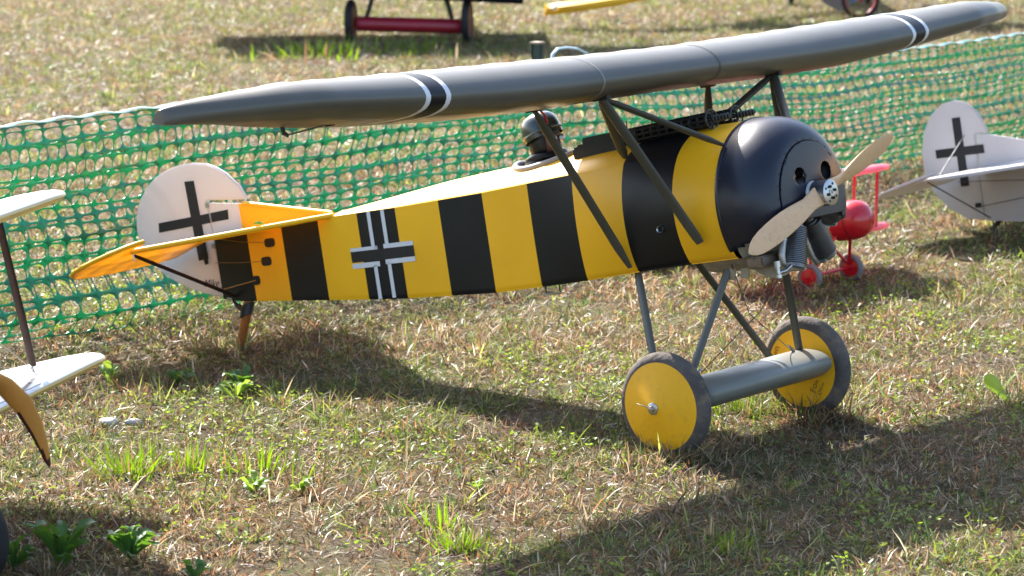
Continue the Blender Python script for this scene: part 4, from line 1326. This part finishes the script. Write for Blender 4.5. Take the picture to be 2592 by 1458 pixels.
for sg in (-1, 1):
    K(MB().tube([(.015, sg * .235, .122), (.035, sg * .255, .268)], .0055, 8, flat=.6, fdir=(1, 0, 0)), "interplane_strut", "red")
    K(MB().tube([(-.06, sg * .235, .122), (-.04, sg * .255, .268)], .0055, 8, flat=.6, fdir=(1, 0, 0)), "interplane_strut", "red")
    K(MB().tube([(.03, sg * .035, .205), (.02, sg * .075, .268)], .0045, 8), "cabane_strut", "red")
    for q in (.05, -.05):
        K(MB().tube([(q * 1.0 + .02, sg * .03, .13), (.012, sg * .088, .038)], .0050, 8, flat=.7, fdir=(1, 0, 0)), "gear_leg", "red")
    c = (.010, sg * .098, .028)
    tp_ = [(c[1] + .010 * math.cos(t), .0295 + .0075 * math.sin(t)) for t in np.linspace(0, 6.283, 14)]
    wh = K(MB().lathe(tp_, 32, (c[0], 0, c[2]), 'y'), "wheel", "grey_rubber", smooth=60)
    K(MB().lathe([(c[1] - .010, .002), (c[1] - .007, .0285), (c[1] + .007, .0285), (c[1] + .010, .002)], 24, (c[0], 0, c[2]), 'y'), "wheel_disc", "red", wh, smooth=40)
K(MB().tube([(.010, -.09, .03), (.010, .09, .03)], .0045, 8), "axle", "red")
mb = MB()
for sg in (-1, 1):
    dv = Vector((0, .65 * sg, -.76 * sg)).normalized()
    wv = Vector((1, 0, 0)).cross(dv)
    rg = []
    for r, w in ((.02, .009), (.05, .0105), (.075, .0125), (.095, .0115), (.108, .007), (.113, .002)):
        rg.append([Vector((.109, 0, RZ)) + dv * r + wv * w * math.cos(q) * .75 + Vector((1, 0, 0)) * (.0025 * math.sin(q) - w * .66 * math.cos(q) * sg) for q in np.linspace(0, 6.283, 12, endpoint=False)])
    mb.rings(rg)
K(mb, "propeller", "prop2", smooth=50)
K(MB().ball((.01, -.004, RZ + .062), (.018, .014, .016), 12, 8), "pilot_head", "rubber")
K(MB().slab([Vector((-.46, 0, .165)), Vector((-.48, .15, .165)), Vector((-.56, .15, .165)), Vector((-.58, 0, .165)), Vector((-.56, -.15, .165)), Vector((-.48, -.15, .165))], (0, 0, 1), .006), "tailplane", "pink")
K(MB().slab([Vector((-.46, 0, .17)), Vector((-.50, 0, .25)), Vector((-.58, 0, .25)), Vector((-.60, 0, .16))], (0, 1, 0), .006), "rudder", "red")

# ------------------------------------------------------------------ silver-white airplane tail at the right
WB = Vector((-1.16, 2.65, 0))
wp = thing("model_airplane", "silver white airplane model with black tail cross at the right edge", "model airplane", WB)
XW = Matrix.Translation((-1.192 + 1.16, 0, .034)) @ Matrix.Rotation(-.185, 4, 'Y')
def Wd(mb, name, m, parent=None, **k):
    return mb.build(name, m, parent or wp, XW, **k)
rw_ = [(.002, 0), (-.06, .008), (-.12, .045), (-.165, .10), (-.187, .16), (-.187, .22), (-.172, .275), (-.140, .325), (-.095, .355), (-.050, .362), (-.010, .350), (.025, .315), (.045, .270), (.047, .2515), (.010, .258), (.004, .255)]
rwO = Wd(MB().slab([Vector((x, 0, z)) for x, z in rw_], (0, 1, 0), .009), "rudder", "silver", bevel=.003, smooth=35)
Wd(MB().slab([Vector((x, 0, z)) for x, z in ((.008, .256), (.046, .250), (.32, .182), (.32, .15), (.008, .15))], (0, 1, 0), .009), "fin", "silver", bevel=.002, smooth=35)
rings = []
for x, w, zb, zt2 in ((.004, .006, -.002, .150), (.10, .020, -.012, .160), (.25, .034, -.024, .172), (.50, .060, -.045, .19), (.90, .085, -.07, .22), (1.40, .10, -.08, .24)):
    rings.append([Vector((x, y, z)) for y, z in ((-w, zb), (-w, zt2 - .03), (-w * .9, zt2 - .012), (-w * .5, zt2), (w * .5, zt2), (w * .9, zt2 - .012), (w, zt2 - .03), (w, zb))])
Wd(MB().rings(rings), "fuselage", "silver", smooth=35)
for sg in (-1, 1):
    y = sg * .0055
    mb = MB()
    mb.add([Vector((x, y, z)) for x, z in ((-.066, .310), (-.037, .310), (-.037, .105), (-.066, .105))], [(0, 1, 2, 3)])
    mb.add([Vector((x, y, z)) for x, z in ((-.137, .222), (-.137, .196), (-.066, .196), (-.066, .222))], [(0, 1, 2, 3)])
    mb.add([Vector((x, y, z)) for x, z in ((-.037, .222), (-.037, .196), (.030, .196), (.030, .222))], [(0, 1, 2, 3)])
    Wd(mb, "tail_cross", "mark_black", rwO, smooth=0, norm=False)
zt3 = .150
e0 = [(.36, .035), (.30, .10), (.20, .20), (.11, .30), (.075, .335), (.055, .348), (.006, .350)]
ol = [Vector((x, -y, zt3)) for x, y in e0] + [Vector((x, y, zt3)) for x, y in e0[::-1]]
Wd(MB().slab(ol, (0, 0, 1), .009), "tailplane", "silver", bevel=.003, smooth=35)
ED = Matrix.Translation((.004, 0, zt3)) @ Matrix.Rotation(R(-14), 4, 'Y')
for sg in (-1, 1):
    e = [(-.002, .03), (-.002, .352), (.050, .352), (.080, .362), (.075, .378), (.03, .405), (-.03, .420), (-.08, .415), (-.12, .39), (-.145, .34), (-.15, .25), (-.135, .12), (-.11, .03)]
    Wd(MB().slab([ED @ Vector((x, sg * y, 0)) for x, y in e], ED.to_3x3() @ Vector((0, 0, 1)), .008), "elevator", "silver", bevel=.0025, smooth=35)
    Wd(MB().tube([(.005, sg * .30, zt3 - .004), (.03, sg * .02, .004)], .0022, 6), "tail_brace", "wire")
    Wd(MB().tube([(-.03, sg * .006, .255), (-.01, sg * .20, zt3 + .006)], .0018, 6), "bracing_rod", "alu")
    Wd(MB().tube([(-.015, sg * .10, zt3 - .025), (.24, sg * .034, .10)], .0011, 5), "control_cable", "wire")
    Wd(MB().tube([(-.01, sg * .02, .04), (.16, sg * .026, .055)], .0011, 5), "control_cable", "wire")
Wd(MB().box((-.012, -.012, .045), (.016, .012, .014)), "rudder_horn", "gun", rwO, bevel=.002)
Wd(MB().tube([(.05, 0, -.004), (.02, 0, -.028), (.0, 0, -.050)], [.008, .007, .005], 8), "tail_skid", "gun")

# ------------------------------------------------------------------ airplanes far behind
BB = Vector((-6.58, 6.13, 0))
bp_ = thing("model_airplane", "distant black model airplane whose dark red axle fairing and wheels show at the top", "model airplane", BB)
bx = Vector((.775, .632, 0)).normalized()          # along its axle
bn = Vector((bx.y, -bx.x, 0))                       # its nose direction, towards us
def Bp(u, v, z):
    return bx * u + bn * v + Vector((0, 0, z))
rg = []
for u in (-.262, -.25, 0, .25, .262):
    s_ = .85 if abs(u) > .255 else 1
    rg.append([Bp(u, .05 * math.cos(t) * s_, .088 - u * .03 + .038 * math.sin(t) * s_) for t in np.linspace(0, 6.283, 18, endpoint=False)])
MB().rings(rg).build("axle_fairing", "maroon", bp_, smooth=50)
rot_b = Matrix(((bn.x, bx.x, 0), (bn.y, bx.y, 0), (0, 0, 1)))
for sg in (-1, 1):
    tp_ = [(.018 * math.cos(t), .092 + .018 * math.sin(t)) for t in np.linspace(0, 6.283, 12)]
    mb = MB().lathe(tp_, 36, (0, 0, 0), 'y')
    c = Bp(sg * .290, 0, .108)
    rx_ = rot_b @ Matrix.Rotation(.12 * -1, 3, 'Z')
    mb.v = [tuple(rx_ @ Vector(v) + c) for v in mb.v]
    wh = mb.build("wheel", "rubber", bp_, smooth=60)
    mb = MB().lathe([(-.024, .006), (-.012, .088), (.012, .088), (.024, .006)], 30, (0, 0, 0), 'y')
    mb.v = [tuple(rx_ @ Vector(v) + c) for v in mb.v]
    mb.build("wheel_disc", "rust", wh, smooth=40)
    for q in (.04, -.20):
        MB().tube([Bp(sg * .22, 0, .10), Bp(sg * .15, q, .33)], .011, 8).build("gear_leg", "strut", bp_)
rg = []
for v, r, z in ((.25, .06, .47), (.22, .12, .46), (.0, .15, .45), (-.4, .14, .43), (-1.2, .07, .40), (-1.8, .02, .40)):
    rg.append([Bp(r * math.cos(t), v, z + r * math.sin(t)) for t in np.linspace(0, 6.283, 16, endpoint=False)])
MB().rings(rg).build("fuselage", "black", bp_, smooth=50)
def bwing(z, v0, v1, half, off=0, tilt=0):
    rg = []
    for u in np.linspace(-half, half, 9):
        rg.append([Bp(u + off, v, z + dz - tilt * u) for v, dz in ((v0, 0), (v0 - .03, .022), (v0 - .12, .03), (v1, 0), (v0 - .1, -.008))])
    return MB().rings(rg)
bwing(.240, .10, -.62, .85, -.28, .05).build("lower_wing", "matt", bp_, smooth=40)
bwing(.66, .15, -.45, 1.25).build("upper_wing", "matt", bp_, smooth=40)
YB = Vector((-6.25, 7.40, 0))
yp = thing("model_airplane", "yellow wing of a distant model airplane cut off by the top edge", "model airplane", YB)
rg = []
d1 = bx
for s_, c, z in ((-.385, .004, .106), (-.375, .05, .106), (-.33, .12, .114), (-.2, .16, .132), (.0, .18, .162), (.3, .19, .21), (1.2, .2, .35)):
    o = d1 * s_ + bn * (.10 - 1.2 * max(0, s_) ** 1.5)
    rg.append([o + bn * (c * a) + Vector((0, 0, z + dz - .030)) for a, dz in ((.5, .018), (.46, .040), (.1, .058), (-.5, .02), (.1, .0), (.44, .002))])
mb = MB().rings(rg)
yw = mb.build("lower_wing", "yellow", yp, smooth=40)
MB().add([d1 * s_ + bn * (.10 + v) + Vector((0, 0, z - .020)) for s_, v, z in ((-.345, .062, .128), (-.325, .066, .130), (-.31, .07, .150), (-.335, .06, .152))], [(0, 1, 2, 3)]).build("white_mark", "mark_white", yw, smooth=0)
rg = []
for v, r, z in ((.4, .05, .36), (.2, .10, .36), (-.6, .10, .34), (-1.3, .03, .32)):
    rg.append([d1 * 1.25 - bn * 1.5 + bn * v + bx * (r * math.cos(t)) + Vector((0, 0, z + r * math.sin(t))) for t in np.linspace(0, 6.283, 14, endpoint=False)])
MB().rings(rg).build("fuselage", "yellow", yp, smooth=50)
for sg in (-1, 1):
    c = d1 * (1.25 + sg * .22) - bn * 1.5 + Vector((0, 0, .08))
    tp_ = [(.016 * math.cos(t), .065 + .016 * math.sin(t)) for t in np.linspace(0, 6.283, 12)]
    mb = MB().lathe(tp_, 30, (0, 0, 0), 'y')
    mb.v = [tuple(rot_b @ Vector(v) + c) for v in mb.v]
    mb.build("wheel", "rubber", yp, smooth=60)
    MB().tube([c, d1 * 1.25 - bn * 1.5 + Vector((0, 0, .30))], .01, 8).build("gear_leg", "strut", yp)

SB = Vector((-5.545, 8.632, 0))
sp = thing("model_airplane", "distant blue model airplane with one thin dark wheel showing above the wing tip", "model airplane", SB)
c0 = Vector((0, 0, .113))
face = Matrix.Rotation(.25, 3, 'Z') @ Matrix(((bx.x, -bn.x, 0), (bx.y, -bn.y, 0), (0, 0, 1)))
tp_ = [(.009 * math.cos(t), .100 + .010 * math.sin(t)) for t in np.linspace(0, 6.283, 12)]
mb = MB().lathe(tp_, 44, (0, 0, 0), 'y')
mb.v = [tuple(face @ Vector(v) + c0) for v in mb.v]
wh = mb.build("wheel", "rubber", sp, smooth=60)
mb = MB().lathe([(.006, .089), (-.006, .089), (-.006, .084), (.006, .084), (.006, .089)], 44, (0, 0, 0), 'y')
mb.v = [tuple(face @ Vector(v) + c0) for v in mb.v]
mb.build("rim", "maroon", wh, smooth=40)
mb = MB()
for k in range(10):
    a = 2 * math.pi * k / 10
    mb.tube([Vector((.012 * math.cos(a), 0, .012 * math.sin(a))), Vector((.086 * math.cos(a), 0, .086 * math.sin(a)))], .0012, 4)
mb.v = [tuple(face @ Vector(v) + c0) for v in mb.v]
mb.build("spokes", "wire", wh, smooth=0)
MB().tube([c0 - bn * .03, c0 + bn * .03], .014, 12).build("hub", "maroon", wh)
MB().slab([Vector((0, 0, 0)) + bx * u - bn * .35 + Vector((0, 0, z)) for u, z in ((-.10, .065), (-.06, .035), (.06, .10), (.05, .25), (-.08, .25))], bn, .02).build("blue_fairing", "blue", sp, bevel=.004)
MB().slab([bx * u - bn * .18 + Vector((0, 0, z)) for u, z in ((-.20, .112), (-.18, .075), (-.095, .030), (-.03, .060), (-.07, .24), (-.15, .22))], bn, .02).build("grey_panel", "grey_board", sp, bevel=.003)
MB().tube([c0, c0 + bx * .10 - bn * .3 + Vector((0, 0, .25))], .014, 8).build("gear_leg", "maroon", sp)
rg = []
for v, r, z in ((.35, .05, .50), (.2, .12, .50), (-.6, .12, .48), (-1.4, .03, .45)):
    rg.append([bx * (.22 + r * math.cos(t)) + bn * v + Vector((0, 0, z + r * math.sin(t))) for t in np.linspace(0, 6.283, 14, endpoint=False)])
MB().rings(rg).build("fuselage", "blue", sp, smooth=50)
rg = []
for u in np.linspace(-1.2, 1.2, 7):
    rg.append([bx * (u + .2) + bn * v + Vector((0, 0, .45 + dz)) for v, dz in ((.20, 0), (.16, .02), (.05, .03), (-.2, 0))])
MB().rings(rg).build("wing", "blue", sp, smooth=40)

# ------------------------------------------------------------------ broad-leaved plants, leaf, stones
def leaf_mesh(ln, wd, curl, lobes=0.0):
    mb = MB()
    rows = 9
    rg = []
    for i in range(rows + 1):
        t = i / rows
        w = wd * (.22 + .78 * min(1, t * 1.55)) * math.sqrt(max(0, 1 - max(0, (t - .62) / .38) ** 2.4)) * (1 - lobes * (i % 2))
        w = max(w, .0015)
        z = curl * ln * math.sin(t * 2.2) * .45
        x = ln * t * (1 - .12 * curl * t)
        rg.append([Vector((x, -w / 2, z + w * .16)), Vector((x, -w / 4, z + w * .05)), Vector((x, 0, z - w * .02)), Vector((x, w / 4, z + w * .05)), Vector((x, w / 2, z + w * .16))])
    mb.rings(rg, False, False)
    return mb
def rosette(x, y, nleaf, ln, wd, label, m="leaf", up_=.5, lobes=.22, name="leafy_weed", grp="broad-leaved weeds in the turf"):
    t = thing(name, label, "weed", (x, y, float(hgt(x, y))), grp)
    for k in range(nleaf):
        az = 2.4 * k + random.uniform(-.4, .4)
        L_ = ln * random.uniform(.65, 1.1)
        mb = leaf_mesh(L_, wd * random.uniform(.75, 1.2), random.uniform(.5, 1.5), lobes)
        el = up_ * random.uniform(.4, 1.5)
        xf = Matrix.Rotation(az, 4, 'Z') @ Matrix.Rotation(-el, 4, 'Y') @ Matrix.Rotation(random.uniform(-.5, .5), 4, 'X')
        mb.build("leaf", m, t, xf, smooth=60, norm=False)
    return t
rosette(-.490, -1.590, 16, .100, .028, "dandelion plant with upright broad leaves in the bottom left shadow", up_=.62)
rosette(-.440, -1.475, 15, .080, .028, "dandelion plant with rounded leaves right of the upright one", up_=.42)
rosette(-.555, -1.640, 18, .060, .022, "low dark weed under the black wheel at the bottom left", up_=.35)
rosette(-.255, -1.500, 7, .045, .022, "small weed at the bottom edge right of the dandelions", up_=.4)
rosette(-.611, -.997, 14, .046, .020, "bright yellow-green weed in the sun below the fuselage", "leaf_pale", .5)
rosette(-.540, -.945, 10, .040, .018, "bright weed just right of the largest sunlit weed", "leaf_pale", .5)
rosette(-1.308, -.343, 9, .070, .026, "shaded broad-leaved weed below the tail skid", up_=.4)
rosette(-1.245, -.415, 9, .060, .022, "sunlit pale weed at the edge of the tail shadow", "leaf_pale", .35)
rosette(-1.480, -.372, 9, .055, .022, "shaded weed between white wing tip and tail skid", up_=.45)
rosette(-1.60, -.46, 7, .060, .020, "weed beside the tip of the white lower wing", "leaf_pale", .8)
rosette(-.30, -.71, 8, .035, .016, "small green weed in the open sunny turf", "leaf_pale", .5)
t = thing("leafy_weed", "single glossy bright green leaf standing up at the right edge", "weed", (.088, .600, 0), "broad-leaved weeds in the turf")
lx = Vector((-.50, -.42, .75)).normalized()
ly = Vector((.60, .50, .62))
ly = (ly - lx * ly.dot(lx)).normalized()
lz = lx.cross(ly)
leaf_mesh(.078, .030, .25).build("leaf", "leaf_pale", t, Matrix(((lx.x, ly.x, lz.x, 0), (lx.y, ly.y, lz.y, 0), (lx.z, ly.z, lz.z, .004), (0, 0, 0, 1))), smooth=60, norm=False)
for k, (x, y, a, b_, c_, lab) in enumerate(((-1.276, -.757, .022, .013, .010, "left one of two small white stones in the turf below the white wing"), (-1.235, -.725, .020, .012, .008, "right one of two small white stones in the turf below the white wing"))):
    mb = MB().ball((0, 0, 0), (a, b_, c_), 14, 9)
    g = np.random.default_rng(30 + k)
    mb.v = [tuple(np.array(v) * (1 + .10 * math.sin(v[0] * 220 + k) + .08 * math.sin(v[1] * 310 + 1.3 * k))) for v in mb.v]
    o = mb.build("stone", "stone", smooth=60)
    o.location = (x, y, float(hgt(x, y)) + .008)
    o.rotation_euler = (0, .1, .5 + k * .5)
    tag(o, lab, "stone", "small pale stones in the turf")
